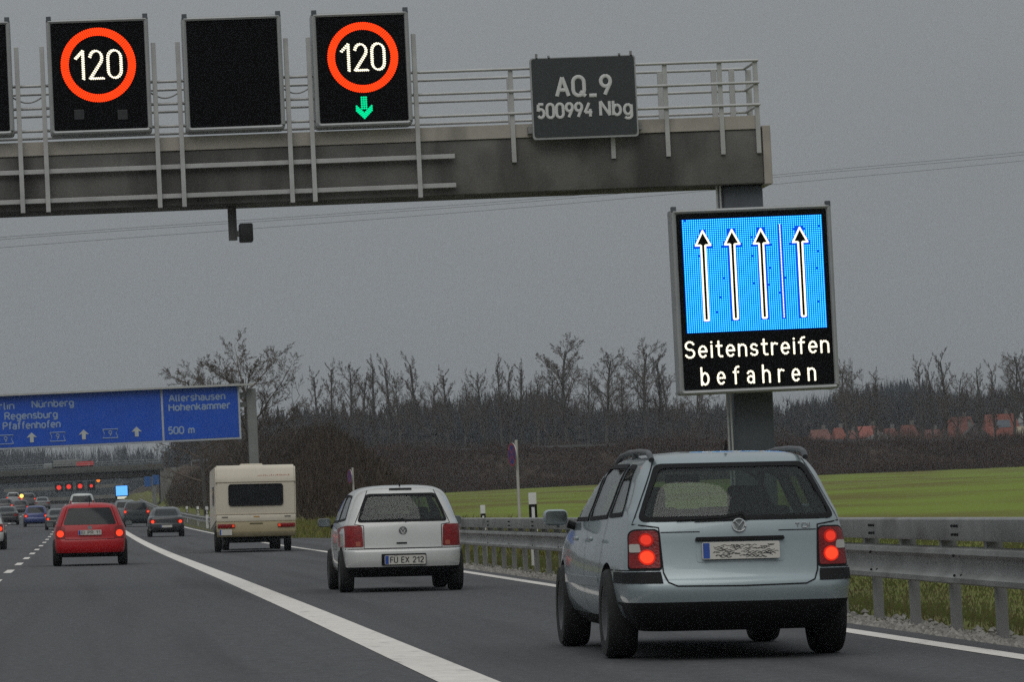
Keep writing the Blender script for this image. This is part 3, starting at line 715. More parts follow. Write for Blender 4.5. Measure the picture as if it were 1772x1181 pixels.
# the other cars ahead, on two body shells
KH = [(.2, .14, 3.8, .70), (.3, .03, 3.92, .79), (.42, 0, 3.95, .82), (.56, .01, 3.95, .825), (.62, .04, 3.92, .83), (.78, .07, 3.7, .825), (.88, .10, 3.3, .805), (.95, .13, 2.95, .78), (1.05, .19, 2.8, .745), (1.2, .29, 2.5, .685), (1.32, .38, 2.2, .63), (1.37, .44, 2.05, .57), (1.41, .56, 1.85, .45), (1.43, .8, 1.6, .25)]
KS = [(.2, .14, 4.3, .70), (.3, .03, 4.42, .81), (.42, 0, 4.45, .845), (.58, .01, 4.45, .85), (.64, .03, 4.4, .855), (.8, .05, 4.1, .845), (.88, .07, 3.7, .825), (.93, .12, 3.35, .80), (.955, .34, 3.25, .775), (1.0, .52, 3.18, .755), (1.1, .68, 3.0, .715), (1.22, .88, 2.75, .665), (1.31, 1.08, 2.5, .61), (1.36, 1.25, 2.35, .55), (1.395, 1.5, 2.15, .42), (1.41, 1.7, 2.0, .22)]
KV = [(.22, .1, 4.4, .76), (.34, .02, 4.55, .84), (.5, 0, 4.6, .87), (.68, .02, 4.55, .88), (.95, .05, 4.1, .87), (1.1, .08, 3.5, .85), (1.3, .14, 3.2, .79), (1.5, .22, 2.9, .72), (1.62, .3, 2.6, .64), (1.68, .42, 2.4, .5), (1.70, .8, 2.0, .3)]
def simple_car(kind, name, px_x, Yc, col, label, cat, lit=True, sc=1., plate_txt=None, metal=.3, group=None, extra=None, x=None):
    base = dict(hatch=dict(keys=KH, axles=(.68, 3.14), win=[(-.6, .93), (.6, .93), (.47, 1.31), (-.47, 1.31)], side=[(.5, .95), (2.6, .92), (2.05, 1.3), (.8, 1.3)], lx=(.56, .80), lz=(.62, .90)),
                saloon=dict(keys=KS, axles=(.95, 3.55), win=[(-.56, .985), (.56, .985), (.46, 1.30), (-.46, 1.30)], side=[(.95, .95), (2.95, .92), (2.4, 1.29), (1.25, 1.3)], lx=(.50, .82), lz=(.66, .82)),
                van=dict(keys=KV, axles=(.8, 3.6), win=[(-.66, 1.12), (.66, 1.12), (.56, 1.55), (-.56, 1.55)], side=[(.5, 1.12), (3.1, 1.08), (2.75, 1.52), (.6, 1.54)], lx=(.66, .86), lz=(.8, 1.25)))[kind]
    p = paint(name+'_paint', col, metal)
    lx, lz = base['lx'], base['lz']; lp = rounded([(lx[0], lz[0]), (lx[1], lz[0]), (lx[1], lz[1]), (lx[0], lz[1])], .03)
    cx, cz = (lx[0]+lx[1])/2-.02, (lz[0]+lz[1])/2-.03
    c = dict(keys=base['keys'], rr=.18, rf=.35, br=.08, bf=.3, tr=.05, tf=.08, paint=p, wheel=(.3, .19), track=.84 if kind != 'van' else .88, axles=base['axles'],
             sill=lambda y: .30, bump=(.0, .60, .5), windows=[('rear', rounded(base['win'], .05)), ('left', rounded(base['side'], .05))],
             lamps=[(lp, [('brake_lamp', circle(cx, cz, .075), MT['lit'])] if lit else [])])
    X = x if x is not None else at(px_x, 900, Yc).x
    o, bvh = vehicle(name, (X, Yc, zr(X, Yc)), label, cat, c, group)
    o.scale = (sc, sc, sc)
    if plate_txt is not None: plate(o, 0, .44 if kind == 'saloon' else .70, .55 if kind == 'saloon' else .81, .52, -.012 if kind == 'saloon' else .03, 0, txt=plate_txt or None)
    return o, bvh
red, bvr = simple_car('hatch', 'red_hatchback', 0, 91.9, (.38, .003, .007), 'red hatchback with lit brake lamps in the lane left of the wide white line', 'car', x=.235, plate_txt='EI PR 11', metal=0)
b = bmesh.new(); prism(b, circle(0, 0, .05), 'y', -.01, .01); bd = obj('badge', b, MT['chrome'], red); p_, n_ = onto(bvr, 'rear', 0, .86); bd.location = p_
sm = bmesh.new(); seam(sm, bvr, [(-.5, 1.34), (-.65, .9), (-.55, .6), (.55, .6), (.65, .9), (.5, 1.34)], 'rear', .012); obj('panel_gap', sm, MT['black'], red)
mirrors(red, .81, 2.7, .95, MT['black'])
obj('antenna', tube(bmesh.new(), [(0, .5, 1.39), (0, .42, 1.5)], .007, 6), MT['black'], red)
simple_car('saloon', 'black_saloon', 0, 189.6, (.012, .014, .016), 'black saloon with small lit tail lamps in the right lane ahead of the caravan', 'car', x=4.08, plate_txt='', metal=.2)
simple_car('van', 'dark_people_carrier', 0, 262, (.016, .022, .024), 'dark people carrier behind the black saloon, just right of the red hatchback', 'car', x=3.75, sc=.98)
simple_car('van', 'pale_van', 0, 292, (.16, .18, .19), 'pale grey van half hidden between the red hatchback and the dark people carrier', 'van', x=3.4, lit=False)
simple_car('hatch', 'blue_hatchback', 0, 281, (.02, .035, .15), 'dark blue hatchback left of the red hatchback, far down the lane', 'car', x=-2.9, sc=1.02)
simple_car('saloon', 'grey_saloon', 0, 252, (.05, .055, .055), 'dark grey saloon partly hidden behind the left side of the red hatchback', 'car', x=-1.25, sc=.95)
simple_car('saloon', 'charcoal_saloon', 0, 300, (.015, .017, .017), 'charcoal saloon at the left picture edge, farther than the white car', 'car', x=-5.2, lit=False)
simple_car('hatch', 'white_car', 0, 144.6, (.55, .55, .53), 'white car cut off by the left picture edge in the outer lane', 'car', x=-3.46, sc=1.02)
simple_car('van', 'white_van', 0, 330, (.5, .52, .50), 'white van whose roof shows above the red hatchback', 'van', x=.35, sc=1.28, lit=False)
for i, (px, Yc, col, k, lab) in enumerate([(36, 395, (.03, .03, .035), 'hatch', 'dark hatchback with lit lamps just left of the blue hatchback, in the far jam'), (50, 470, (.09, .09, .09), 'van', 'grey van with a yellow lamp above the blue hatchback, in the far jam'),
                               (74, 440, (.12, .12, .12), 'saloon', 'pale grey saloon in the far jam above the dark grey saloon'), (10, 420, (.05, .05, .055), 'hatch', 'dark hatchback in the far jam at the left picture edge'), (24, 520, (.35, .35, .35), 'van', 'white van at the head of the far jam, left end')]):
    o, bh = simple_car(k, 'distant_car', px, Yc, col, lab, 'car', group='cars in the distant jam', lit=i != 2)
    if i == 1:
        obj('yellow_lamp', prism(bmesh.new(), circle(-.75, 1.35, .22), 'y', -.05, .1), lamp_mat('yellow_lamp', (1, .62, .12), 2.2), o)

# the caravan
cv = empty('caravan', (5.05, 116.2, zr(5.05, 116.2)), 'cream touring caravan with a dark rear window on the hard shoulder lane', 'caravan', None, (0, CF, 0))
cream = mat('caravan_cream', (.62, .56, .45), .5, var=.06, scale=1, coat=.2); beige = mat('caravan_beige', (.42, .355, .215), .55, var=.08, scale=1.5)
side = rounded([(.02, .88), (5.2, .60), (5.35, 1.2), (4.9, 2.42), (.12, 2.50), (0, 2.1), (0, 1.4)], [.05, .1, .3, .35, .14, .1, .1], 6)
bm = prism(bmesh.new(), side, 'x', -1.15, 1.15); bmesh.ops.bevel(bm, geom=[e for e in bm.edges if abs(e.verts[0].co.x-e.verts[1].co.x) < .01], offset=.05, segments=3, affect='EDGES')
obj('body', bm, cream, cv, 40)
low = bx(-1.13, 1.13, -.012, .3, .58, .905, .02); obj('lower_panel', low, beige, cv, 40)
obj('moulding', bx(-1.14, 1.14, -.02, .1, 1.075, 1.105, .008), mat('moulding', (.36, .31, .24), .5), cv, 40)
obj('shelf_panel', bx(-1.13, 1.13, -.03, .1, .885, 1.07, .015), cream, cv, 40)
obj('bumper', bx(-1.12, 1.12, -.055, .3, .44, .585, .03), mat('caravan_bumper', (.14, .115, .06), .6), cv, 40)
w_ = obj('rear_window', prism(bmesh.new(), rounded([(-.745, 1.37), (.745, 1.37), (.745, 1.92), (-.745, 1.92)], .06), 'y', -.025, .05), MT['darkglass'], cv)
d_ = dense(rounded([(-.765, 1.35), (.765, 1.35), (.765, 1.94), (-.765, 1.94)], .07)); bm = bmesh.new(); tube(bm, [(a, -.02, b_) for a, b_ in d_], .022, 6, close=True); obj('window_frame', bm, MT['black'], w_)
obj('waist_line', bx(-1.14, 1.14, -.008, .06, 2.0, 2.02), mat('waist_line', (.2, .16, .12), .6), cv)
for s in (-1, 1):
    t = obj('tail_light', box(bmesh.new(), s*.86-.25, s*.86+.25, -.045, .02, .70, .82, .02), MT['redlens'], cv, 40)
    obj('lit_corner', box(bmesh.new(), s*.66-.035 if s > 0 else -.66-.035, s*.66+.035 if s > 0 else -.66+.035, -.05, -.03, .725, .80, .01), lamp_mat('caravan_lamp', (1, .09, .03), .55), t)
    obj('grab_handle', bx(s*.9-.09, s*.9+.09, -.05, .0, 1.005, 1.03, .008), mat('handle_grey', (.08, .07, .06), .5), cv, 40)
obj('badge_strip', bx(-.19, .19, -.02, .05, .80, .84, .006), mat('handle_olive', (.10, .09, .04), .5), cv)
obj('badge', bx(-.07, .09, -.036, -.025, 1.0, 1.035), mat('badge_orange', (.42, .22, .05), .5), cv)
p_ = plate(cv, -.88, .50, .665, .36, -.062, 0)
obj('sticker', bx(-1.05, -.92, -.004, .02, 2.12, 2.22), mat('sticker_grey', (.25, .26, .3), .6), cv).location.y = .045
bm = bmesh.new(); rng = random.Random(3); x = .05
while x < .95:
    hh = .03+.035*rng.random()*(.6+x*.5); tube(bm, [(x, .03, 2.16-.0*x), (x+.03, .03, 2.16+hh), (x+.055, .03, 2.155)], .012, 6, flat=(Vector((0, 1, 0)), .6)); x += .055
tube(bm, [(-.15, .03, 2.15), (.95, .03, 2.15)], .010, 6, flat=(Vector((0, 1, 0)), .6))
obj('script_lettering', bm, mat('script_red', (.42, .08, .05), .5), cv)
obj('roof_hatch', box(bmesh.new(), -.35, .3, 1.9, 2.6, 2.46, 2.56, .03), cream, cv, 40)
obj('side_window', bx(-1.165, -1.13, 1.2, 2.6, 1.35, 1.9, .01), MT['darkglass'], cv); obj('side_window', bx(1.13, 1.165, 1.2, 2.6, 1.35, 1.9, .01), MT['darkglass'], cv)
obj('chassis', bx(-.95, .95, .3, 5.2, .36, .60), MT['black'], cv)
for s in (-1, 1): wheel(cv, s*1.02, 2.6, .32, .19, s)
simple_car('van', 'towing_car', 0, 123.6, (.02, .02, .022), 'dark car towing the caravan, almost all hidden by it', 'car', x=5.25, lit=False)

# ------------------------------------------------------------------ guard rails
def rail_path(y0, y1, step, fx): return [(fx(float(y)), float(y), gz(fx(float(y)), float(y))-0.0) for y in np.arange(y0, y1+.01, step)]
WB = [(-.02, .0), (.055, .02), (.06, .06), (.0, .10), (-.015, .155), (.0, .21), (.06, .25), (.055, .29), (-.02, .31)]
WB = [(-a, b) for a, b in WB]; WBt = WB+[(a+.012, b) for a, b in WB[::-1]]
near_x = lambda y: interp(y, [-5, 15, 29, 37, 65, 84, 100], [6.75, 6.82, 6.98, 7.20, 7.66, 7.78, 8.6])
gl = empty('guard_rail', (near_x(30), 30, zr(near_x(30), 30)), 'weathered double steel guard rail beside the silver blue estate car', 'guard rail')
def make_rail(root, y0, y1, step, fx, post_step, top=True, double=True, posts=True):
    path = [Vector(p)-root.location for p in rail_path(y0, y1, step, fx)]
    obj('lower_beam', sweep(bmesh.new(), path, [(a, b+.42) for a, b in WBt]), MT['rail'], root, 40)
    if top:
        obj('top_beam', sweep(bmesh.new(), path, [(-.03, .78), (.09, .78), (.10, .80), (.10, .95), (.085, .965), (-.025, .965), (-.04, .95), (-.04, .80)]), MT['rail'], root, 40)
    pm = None; first = None
    for y in np.arange(y0+.6, y1, post_step):
        y = float(y); x = fx(y)+.10; P = Vector((x, y, gz(x, y)))-root.location
        if first is None:
            bm = box(bmesh.new(), -.035, .045, -.055, .055, -.25, .72, .008); first = obj('post', bm, MT['rail'], root, 40); first.location = P
            bm = bx(-.1, .03, -.05, .05, .715, .79); q = obj('spacer', bm, MT['rail'], first)
        else:
            c = first.copy(); COL.objects.link(c); c.location = P; c.parent = root
            q2 = q.copy(); COL.objects.link(q2); q2.parent = c
make_rail(gl, 2, 97, 2, near_x, 1.9)
bm = bmesh.new()
for y in np.arange(24, 80, 4):
    for k in range(3):
        for zz in (.83, .90): bmesh.ops.create_icosphere(bm, subdivisions=1, radius=.014, matrix=Matrix.Translation(Vector((near_x(y)-.045, y+k*.1, gz(near_x(y), y)+zz))-gl.location))
    for k in range(2):
        for zz in (.50, .66): bmesh.ops.create_icosphere(bm, subdivisions=1, radius=.013, matrix=Matrix.Translation(Vector((near_x(y)-.03-.03*k, y+k*.12, gz(near_x(y), y)+zz))-gl.location))
obj('bolt', bm, MT['black'], gl)
far_x = lambda y: interp(y, [150, 178, 195, 500], [11.0, 8.0, 7.45, 7.3])
g2 = empty('guard_rail', (far_x(200), 200, gz(far_x(200), 200)), 'distant guard rail between the black saloon and the caravan, below the brown bank', 'guard rail')
make_rail(g2, 178, 480, 4, far_x, 4, top=False)

def delineator(x, y, label, off=0, h=1.05, group='white marker posts at the roadside'):
    z = gz(x, y)+off; o = empty('marker_post', (x, y, z), label, 'marker post', group)
    prof = rounded([(-.06, -.055), (.06, -.055), (.0, .06)], .02)
    bm = bmesh.new(); prism(bm, prof, 'z', 0, h*.62); obj('shaft', bm, MT['white'], o, 50)
    obj('black_band', prism(bmesh.new(), [(a*1.03, b*1.03) for a, b in prof], 'z', h*.62, h*.84), MT['black'], o, 50)
    obj('cap', prism(bmesh.new(), prof, 'z', h*.84, h), MT['white'], o, 50)
    obj('reflector', bx(-.02, .02, -.067, -.056, h*.655, h*.80), MT['white'], o)
    return o
p = at(923, 912, 73); o_ = delineator(p.x, 73, 'tall white marker post with black band at the guard rail near the estate car', h=1.15)
o_.scale = (1.35, 1.35, 1.15); o_.location.z = at(923, 853, 73).z-1.15*1.15
p = at(836.5, 912, 92); o_ = delineator(p.x, 92, 'small white marker post between the white hatchback and the no stopping sign'); o_.scale = (1.05, 1.05, 1.16)
for i, (px, Yc, wd) in enumerate([(358, 232, 'nearest of the five small marker posts left of the caravan'), (342.5, 262, 'second of the five small marker posts left of the caravan'), (323.6, 294, 'middle one of the five small marker posts left of the caravan'),
                              (298.5, 338, 'fourth of the five small marker posts left of the caravan'), (281, 385, 'farthest of the five small marker posts left of the caravan')]):
    p = at(px, 885, Yc); o_ = delineator(p.x, Yc, wd, h=1.25); o_.scale = (1.5, 1.5, 1); o_.location.z = at(px, 877, Yc).z-1.25

def no_stop(px, ytop, ybot, Yc, hsign, label):
    a = at(px, ytop, Yc); x = a.x; z = gz(x, Yc)
    o = empty('no_stopping_sign', (x, Yc, z), label, 'road sign', 'no stopping signs', (0, 0, R(0)))
    top = a.z-z; obj('pole', tube(bmesh.new(), [(0, 0, -.2), (0, 0, top)], .038, 10), mat('pole_pale', (.5, .48, .45), .5, .2), o, 40)
    r = hsign/2; s = bmesh.new(); lathe(s, [(.001, -.012), (r, -.012), (r, .012), (.001, .012)], 32); d = obj('sign_disc', s, MT['galv'], o, 40)
    d.location = (-.115, -.05, top-r-.06*hsign*2); d.rotation_euler = (0, 0, R(194))
    for sd_ in (1,):
        f = lathe(bmesh.new(), [(.001, .016*sd_), (r*.82, .016*sd_)], 32); obj('blue_field', f, mat('dull_blue', (.02, .035, .17), .6), d)
        f = lathe(bmesh.new(), [(r*.82, .0165*sd_), (r, .0165*sd_)], 32); rm = mat('sign_red', (.24, .025, .055), .6); obj('red_rim', f, rm, d)
        for q in (45, -45):
            f = bx(.0158, .0175, -r*.82, r*.82, -r*.09, r*.09); k = obj('red_bar', f, rm, d); k.rotation_euler = (R(q), 0, 0)
    return o
no_stop(893, 762, 890, 103, .60, 'no stopping sign seen almost edge on, tall pale pole left of the estate')
no_stop(610, 810, 842, 150, .52, 'far no stopping sign on a pole behind the roof of the white hatchback')

# ------------------------------------------------------------------ the sign gantry
GY = 57.4
Zb, Zt, XE = 5.43, 6.21, 10.03
ga = empty('sign_gantry', (9.75, GY+.5, gz(9.75, GY)), 'dark concrete gantry with pale railings reaching across the lanes above the cars', 'gantry')
GO = ga.location
def gobj(name, bm, m, parent=None, smooth=None, o=None):
    bm.transform(Matrix.Translation(-GO)); return obj(name, bm, m, parent or ga, smooth)
bm = bx(-7.5, XE, GY, GY+1.0, Zb, Zt, .02)
gobj('beam', bm, MT['concrete'], None, 40)
gobj('end_plate', bx(XE+.002, XE+.12, GY-.03, GY+1.03, Zb-.02, Zt+.05, .01), MT['kick'])
gobj('column', box(bmesh.new(), 9.45, 10.04, GY+.2, GY+.8, -.4, Zb-.003, .05), MT['column'], None, 40)
gobj('foot_plate', bx(9.3, 10.2, GY+.05, GY+.95, -.45, -.12, .02), MT['concrete'])
gobj('toe_board', bx(-7.5, XE-.02, GY-.02, GY+.04, Zt+.003, Zt+.20, .006), MT['kick'])
gobj('toe_board', bx(-7.5, XE-.02, GY+.96, GY+1.02, Zt+.003, Zt+.20, .006), MT['kick'])
gobj('walkway', bx(-7.5, XE-.02, GY+.05, GY+.95, Zt+.003, Zt+.05), MT['rail'])
ZR = [at(1250, y_, GY).z for y_ in (107, 150, 190)]
for z in (7.20, 6.88, 6.56):
    for yy in (GY-.06, GY+1.06): gobj('handrail', tube(bmesh.new(), [(-7.5, yy, z), (XE-.02, yy, z)], .022, 8), MT['galv'], None, 50)
    gobj('end_rail', tube(bmesh.new(), [(XE-.03, GY-.06, z), (XE-.03, GY+1.06, z)], .022, 8), MT['galv'], None, 50)
for px in (886, 1058, 1153, 1248, 1310):
    x = at(px, 200, GY).x+ (0); hi = 7.20 if px != 1058 else 6.3
    gobj('railing_post', bx(x-.033, x+.033, GY-.045, GY-.004, 5.86, hi, .004), MT['galv'])
for px in (882, 1050, 1143, 1236, 1267, 1296): 
    x = at(px, 150, GY+1).x
    gobj('railing_post', bx(x-.04, x+.04, GY+1.0, GY+1.05, 5.9, 7.18, .004), MT['galv'])
for px in (33, 77, 270, 312, 499, 538, 720, -160, -200):
    x = at(px, 200, GY).x
    gobj('mounting_post', bx(x-.032, x+.032, GY-.16, GY-.10, 5.40, 7.75, .004), MT['galv'])
for z in (5.98, 5.565):
    gobj('mounting_bar', bx(-7.5, at(787, 290, GY).x, GY-.095, GY-.04, z-.032, z+.032, .004), MT['galv'])
for px in (1243, 1249):
    a = at(px, 330, GY); gobj('conduit', tube(bmesh.new(), [(a.x, GY+.15, Zb), (a.x, GY+.15, 0)], .014, 6), MT['galv'], None, 50)
for k, (px0, px1) in enumerate(((20, 75), (258, 312), (486, 538))):
    a, b_ = at(px0, 150, GY), at(px1, 150, GY); pts = []
    for j in range(9): t = j/8; pts.append((a.x+(b_.x-a.x)*t, GY-.09, 7.05-.09*math.sin(math.pi*t)))
    gobj('cable_loop', tube(bmesh.new(), pts, .012, 6), MT['rail'], None, 50)
a = at(405, 380, GY)
dt = empty('traffic_detector', (a.x, GY+.5, Zb), 'small dark detector box on a short post below the gantry beam', 'traffic detector')
obj('post', bx(-.065, .055, -.06, .06, at(405, 412, GY).z-Zb, 0), mat('detector_post', (.10, .10, .095), .6), dt)
obj('detector_box', box(bmesh.new(), .085, .28, -.15, .15, at(430, 415, GY).z-Zb, at(430, 383, GY).z-Zb, .02), mat('detector_box', (.025, .025, .026), .5), dt, 40)
obj('bracket', bx(.05, .09, -.04, .04, at(430, 405, GY).z-Zb, at(430, 395, GY).z-Zb), MT['rail'], dt)

def vms(x0, x1, z0, z1, label, name='lane_control_sign', cat='traffic sign', yf=GY-.20, depth=.42, border=.062, group=None):
    xc = (x0+x1)/2; o = empty(name, (xc, yf, z0), label, cat, group); w = (x1-x0)/2; h = z1-z0
    bm = prism(bmesh.new(), rounded([(-w, 0), (w, 0), (w, h), (-w, h)], [.06, .06, .01, .01]), 'y', .0, depth); obj('housing', bm, MT['housing'], o, 40)
    f = [(-w+border, border), (w-border, border), (w-border, h-border*.9), (-w+border, h-border*.9)]
    obj('display_face', prism(bmesh.new(), rounded(f, .03), 'y', -.008, .03), MT['face'], o)
    d = rounded([(-w+.03, .03), (w-.03, .03), (w-.03, h-.03), (-w+.03, h-.03)], [.05, .05, .01, .01]); b2 = bmesh.new(); tube(b2, [(a, -.008, b) for a, b in dense(d, .08)], .028, 6, close=True); obj('rim', b2, MT['housing'], o, 50)
    for s in (-1, 1): obj('lug', bx(s*(w-.04)-.035, s*(w-.04)+.035, -.03, .06, h-.03, h+.045), MT['column'], o)
    return o, w, h
def sign_mid(xl, xr, yt, yb): xm, ym = (xl+xr)/2, (yt+yb)/2; return at(xl, ym, GY-.2).x, at(xr, ym, GY-.2).x, at(xm, yb, GY-.2).z, at(xm, yt, GY-.2).z
def disc_rows(cx, cz, r0, r1, rows):
    pts = []
    for i in range(rows):
        r = r0+(r1-r0)*i/(rows-1); n = int(2*math.pi*r/.031)
        pts += [(cx+r*math.cos(2*math.pi*(k+.5*(i % 2))/n), cz+r*math.sin(2*math.pi*(k+.5*(i % 2))/n)) for k in range(n)]
    return pts
def speed(o, cx, cz, ro, k=1):
    dots(disc_rows(cx, cz, ro*.815, ro*.985, 5 if k else 4), .0142, -.016, MT['led_red'], 'red_ring', o)
    st = lay('120', cx-ro*.60, cx+ro*.61, cz-ro*.365, ro*.75, .24)
    pts = along(st, .031); pts2 = []
    for p_ in pts: pts2 += [(p_[0]-.010, p_[1]+.005), (p_[0]+.010, p_[1]-.005)]
    dots(pts2, .0135, -.016, MT['led_white'], 'speed_digits', o)
GRP = 'lane control signs on the gantry'
x0, x1, z0, z1 = sign_mid(83, 260, 31.5, 231.5)
o, w, h = vms(x0, x1, z0, z1, 'lane control sign showing 120 in a red ring without any arrow', group=GRP)
speed(o, (at(170, 115, GY).x-(x0+x1)/2), at(170, 115, GY).z-z0, 64/122)
for px in (137, 212):
    a = at(px, 201, GY); obj('warning_lamp', bx(a.x-(x0+x1)/2-.07, a.x-(x0+x1)/2+.07, -.014, .0, a.z-z0-.07, a.z-z0+.07, .004), mat('unlit_lamp', (.03, .03, .032), .35), o)
x0, x1, z0, z1 = sign_mid(318, 490, 27, 226); vms(x0, x1, z0, z1, 'blank switched off lane control sign between the two signs showing 120', group=GRP)
x0, x1, z0, z1 = sign_mid(542.5, 710.5, 20.5, 218.5)
o, w, h = vms(x0, x1, z0, z1, 'lane control sign showing 120 in a red ring above a green arrow pointing down', group=GRP)
speed(o, (at(626, 102, GY).x-(x0+x1)/2), at(626, 102, GY).z-z0, 61/122)
cxa, cza = at(628, 188, GY).x-(x0+x1)/2, at(628, 188, GY).z-z0; u = 1/122
pts = [(cxa+dx*u, cza+dz*u) for dz in (17, 13.2, 9.4, 5.6, 1.8, -2) for dx in (-3.4, .4, 4.2)]
for k in range(6):
    for q in range(3):
        for s in (-1, 1): pts.append((cxa+.4*u+s*(13-k*2.6)*u, cza+(-2-k*2.6+3.8-q*3.8)*u))
dots(pts, .0155, -.016, MT['led_green'], 'green_arrow', o)
x0, x1, z0, z1 = sign_mid(-153, 21, 38, 237); vms(x0, x1, z0, z1, 'blank lane control sign cut off by the left picture edge', group=GRP)

# the gantry number plate
a, b_ = at(918, 98, GY-.22), at(1104, 240, GY-.22)
aq = empty('gantry_number_sign', ((a.x+b_.x)/2, GY-.22, b_.z), 'dark slate sign reading AQ_9 500994 Nbg on the gantry railing', 'sign')
w, h = (at(1102.5, 167, GY-.22).x-at(919.5, 171, GY-.22).x)/2, at(1010, 97.5, GY-.22).z-at(1012, 239, GY-.22).z
aq.location.x = at(1011, 169, GY-.22).x; aq.location.z = at(1012, 239, GY-.22).z
obj('panel', prism(bmesh.new(), rounded([(-w, 0), (w, 0), (w, h), (-w, h)], .05), 'y', 0, .05), MT['housing'], aq, 40)
obj('sign_face', prism(bmesh.new(), rounded([(-w+.022, .03), (w-.022, .03), (w-.022, h-.012), (-w+.022, h-.012)], .045), 'y', -.006, .02), MT['signgrey'], aq, 40)
s_ = 1/122.5
letters(lay('AQ_9', -.392, .385, h-68.5*s_, 33*s_, .26), -.010, 6.6*s_, MT['letter'], 'lettering', aq)
letters(lay('500994', -w+10*s_, -w+106*s_, h-106*s_, 24*s_, .24)+lay('Nbg', -w+121*s_, w-11*s_, h-105*s_, 25*s_, .24), -.010, 5.2*s_, MT['letter'], 'lettering', aq)
for px in (925, 946, 1068, 1088): xx = at(px, 95, GY).x-aq.location.x; obj('bracket', bx(xx-.015, xx+.015, 0, .05, h-.02, h+(.06 if px in (925, 1088) else .03)), MT['rail'], aq)
for s in (-1, 1): obj('bracket', bx(s*(w+.03)-.03, s*(w+.03)+.03, .03, .2, .1, .2), MT['rail'], aq)

# the hard shoulder sign on the column
BY = GY-.32
a, b_ = at(1161, 362, BY), at(1452, 679, BY)
def bq(px, py): p = at(px, py, BY-.02); return p.x, p.z
tl, tr_, bl, br = bq(1161, 363), bq(1439, 353.5), bq(1176.5, 685), bq(1452, 672.5)
x0, x1, z0, z1 = (tl[0]+bl[0])/2, (tr_[0]+br[0])/2, (bl[1]+br[1])/2, (tl[1]+tr_[1])/2
o, w, h = vms(x0, x1, z0, z1, 'large lit blue lane panel with four arrows and the words Seitenstreifen befahren', 'hard_shoulder_sign', 'traffic sign', BY, .34, .07)
xc = (x0+x1)/2
def loc(px, py): p = at(px, py, BY-.02); return p.x-xc, p.z-z0
f0, f1, f2, f3 = loc(1181, 380), loc(1422, 371.5), loc(1187.5, 578), loc(1431, 566.5)
fx0, fx1, fz0, fz1 = (f0[0]+f2[0])/2, (f1[0]+f3[0])/2, (f2[1]+f3[1])/2, (f0[1]+f1[1])/2
obj('blue_field', prism(bmesh.new(), [(fx0, fz0), (fx1, fz0), (fx1, fz1), (fx0, fz1)], 'y', -.0125, .0), MT['led_bluefield'], o)
def arrow_shape(px, ptop, pbot):
    t, b2 = loc(px, ptop), loc(px+4.5, pbot); x = (t[0]+b2[0])/2; u = 1/122.5
    return x, t[1], b2[1], [(x, t[1]), (x+13*u, t[1]-25*u), (x+3.7*u, t[1]-25*u), (x+3.7*u, b2[1]), (x-3.7*u, b2[1]), (x-3.7*u, t[1]-25*u), (x-13*u, t[1]-25*u)]
arrows = [arrow_shape(p, q, r) for p, q, r in ((1217, 400, 555), (1267.5, 398, 552.5), (1317.5, 396.5, 550.5), (1385, 394, 547.5))]
lt, lb = loc(1350, 389), loc(1356, 549); lx_ = (lt[0]+lb[0])/2
def blocked(x, z):
    if abs(x-lx_) < .022 and lb[1]-.02 < z < lt[1]+.02: return True
    for ax, zt, zb, _ in arrows:
        if zb-.02 < z < zt+.02 and abs(x-ax) < .058: return True
        if zt-.235 < z < zt+.025 and abs(x-ax) < (zt+.035-z)*.56: return True
    return False
nx, nz_ = 66, 54; rng = random.Random(8); pts = []
for i in range(nx):
    for j in range(nz_):
        x = fx0+(fx1-fx0)*(i+.5)/nx; z = fz0+(fz1-fz0)*(j+.5)/nz_
        if not blocked(x, z) and rng.random() > .004: pts.append((x, z))
dots(pts, .0105, -.016, MT['led_blue'], 'blue_lamps', o)
for ax, zt, zb, poly in arrows:
    k = obj('arrow', prism(bmesh.new(), poly, 'y', -.020, -.010), MT['face'], o)
    st = dense(poly, .02); dots([tuple(p) for p in along([[(p[0], p[1]) for p in st+[st[0]]]], .021)], .0150, -.024, MT['led_white'], 'arrow_outline', k, 8)
dots(along([[(lx_, lb[1]), (lx_, lt[1])]], .021), .0088, -.024, MT['led_white'], 'lane_line', o, 8)
def led_text(txt, pa, pb, capx, gap):
    l, r = loc(*pa), loc(*pb); hh = capx/122.5; zb = (l[1]+r[1])/2
    pts = along(lay(txt, l[0], r[0], zb, hh, gap), .027); dots([p for p in pts], .0162, -.016, MT['led_white'], 'lamp_lettering', o, 8)
led_text('Seitenstreifen', (1187, 619), (1434, 610), 27.5, .30)
led_text('befahren', (1215, 666), (1411, 658), 29, .62)

# ------------------------------------------------------------------ the blue direction sign ahead
DY = 230
def dl(px, py): p = at(px, py, DY); return p.x, p.z
r1, r2 = dl(412, 670), dl(412, 757)
ds = empty('direction_sign', (2.6, DY, r2[1]), 'wide blue motorway direction sign with white place names and arrows', 'direction sign')
ox, oz = 2.6, r2[1]; H_ = r1[1]-r2[1]+.12; xr = r1[0]-ox-.05; xl = -11.5-ox
obj('panel', bx(xl-.12, xr+.12, 0, .18, -.12, H_+.06, .02), mat('sign_border', (.42, .45, .5), .5), ds)
xs_ = dl(281, 715)[0]-ox
obj('blue_face', bx(xl, xs_-.06, -.02, .0, 0, H_), MT['blue'], ds); obj('blue_face', bx(xs_+.06, xr, -.02, .0, 0, H_), MT['blue'], ds)
def dtext(txt, pa, pb, cap, gap=.2):
    l, r = dl(*pa), dl(*pb); letters(lay(txt, l[0]-ox, r[0]-ox, (l[1]+r[1])/2-oz, cap/30.4, gap), -.025, 2.5/30.4, MT['bluetext'], 'lettering', ds)
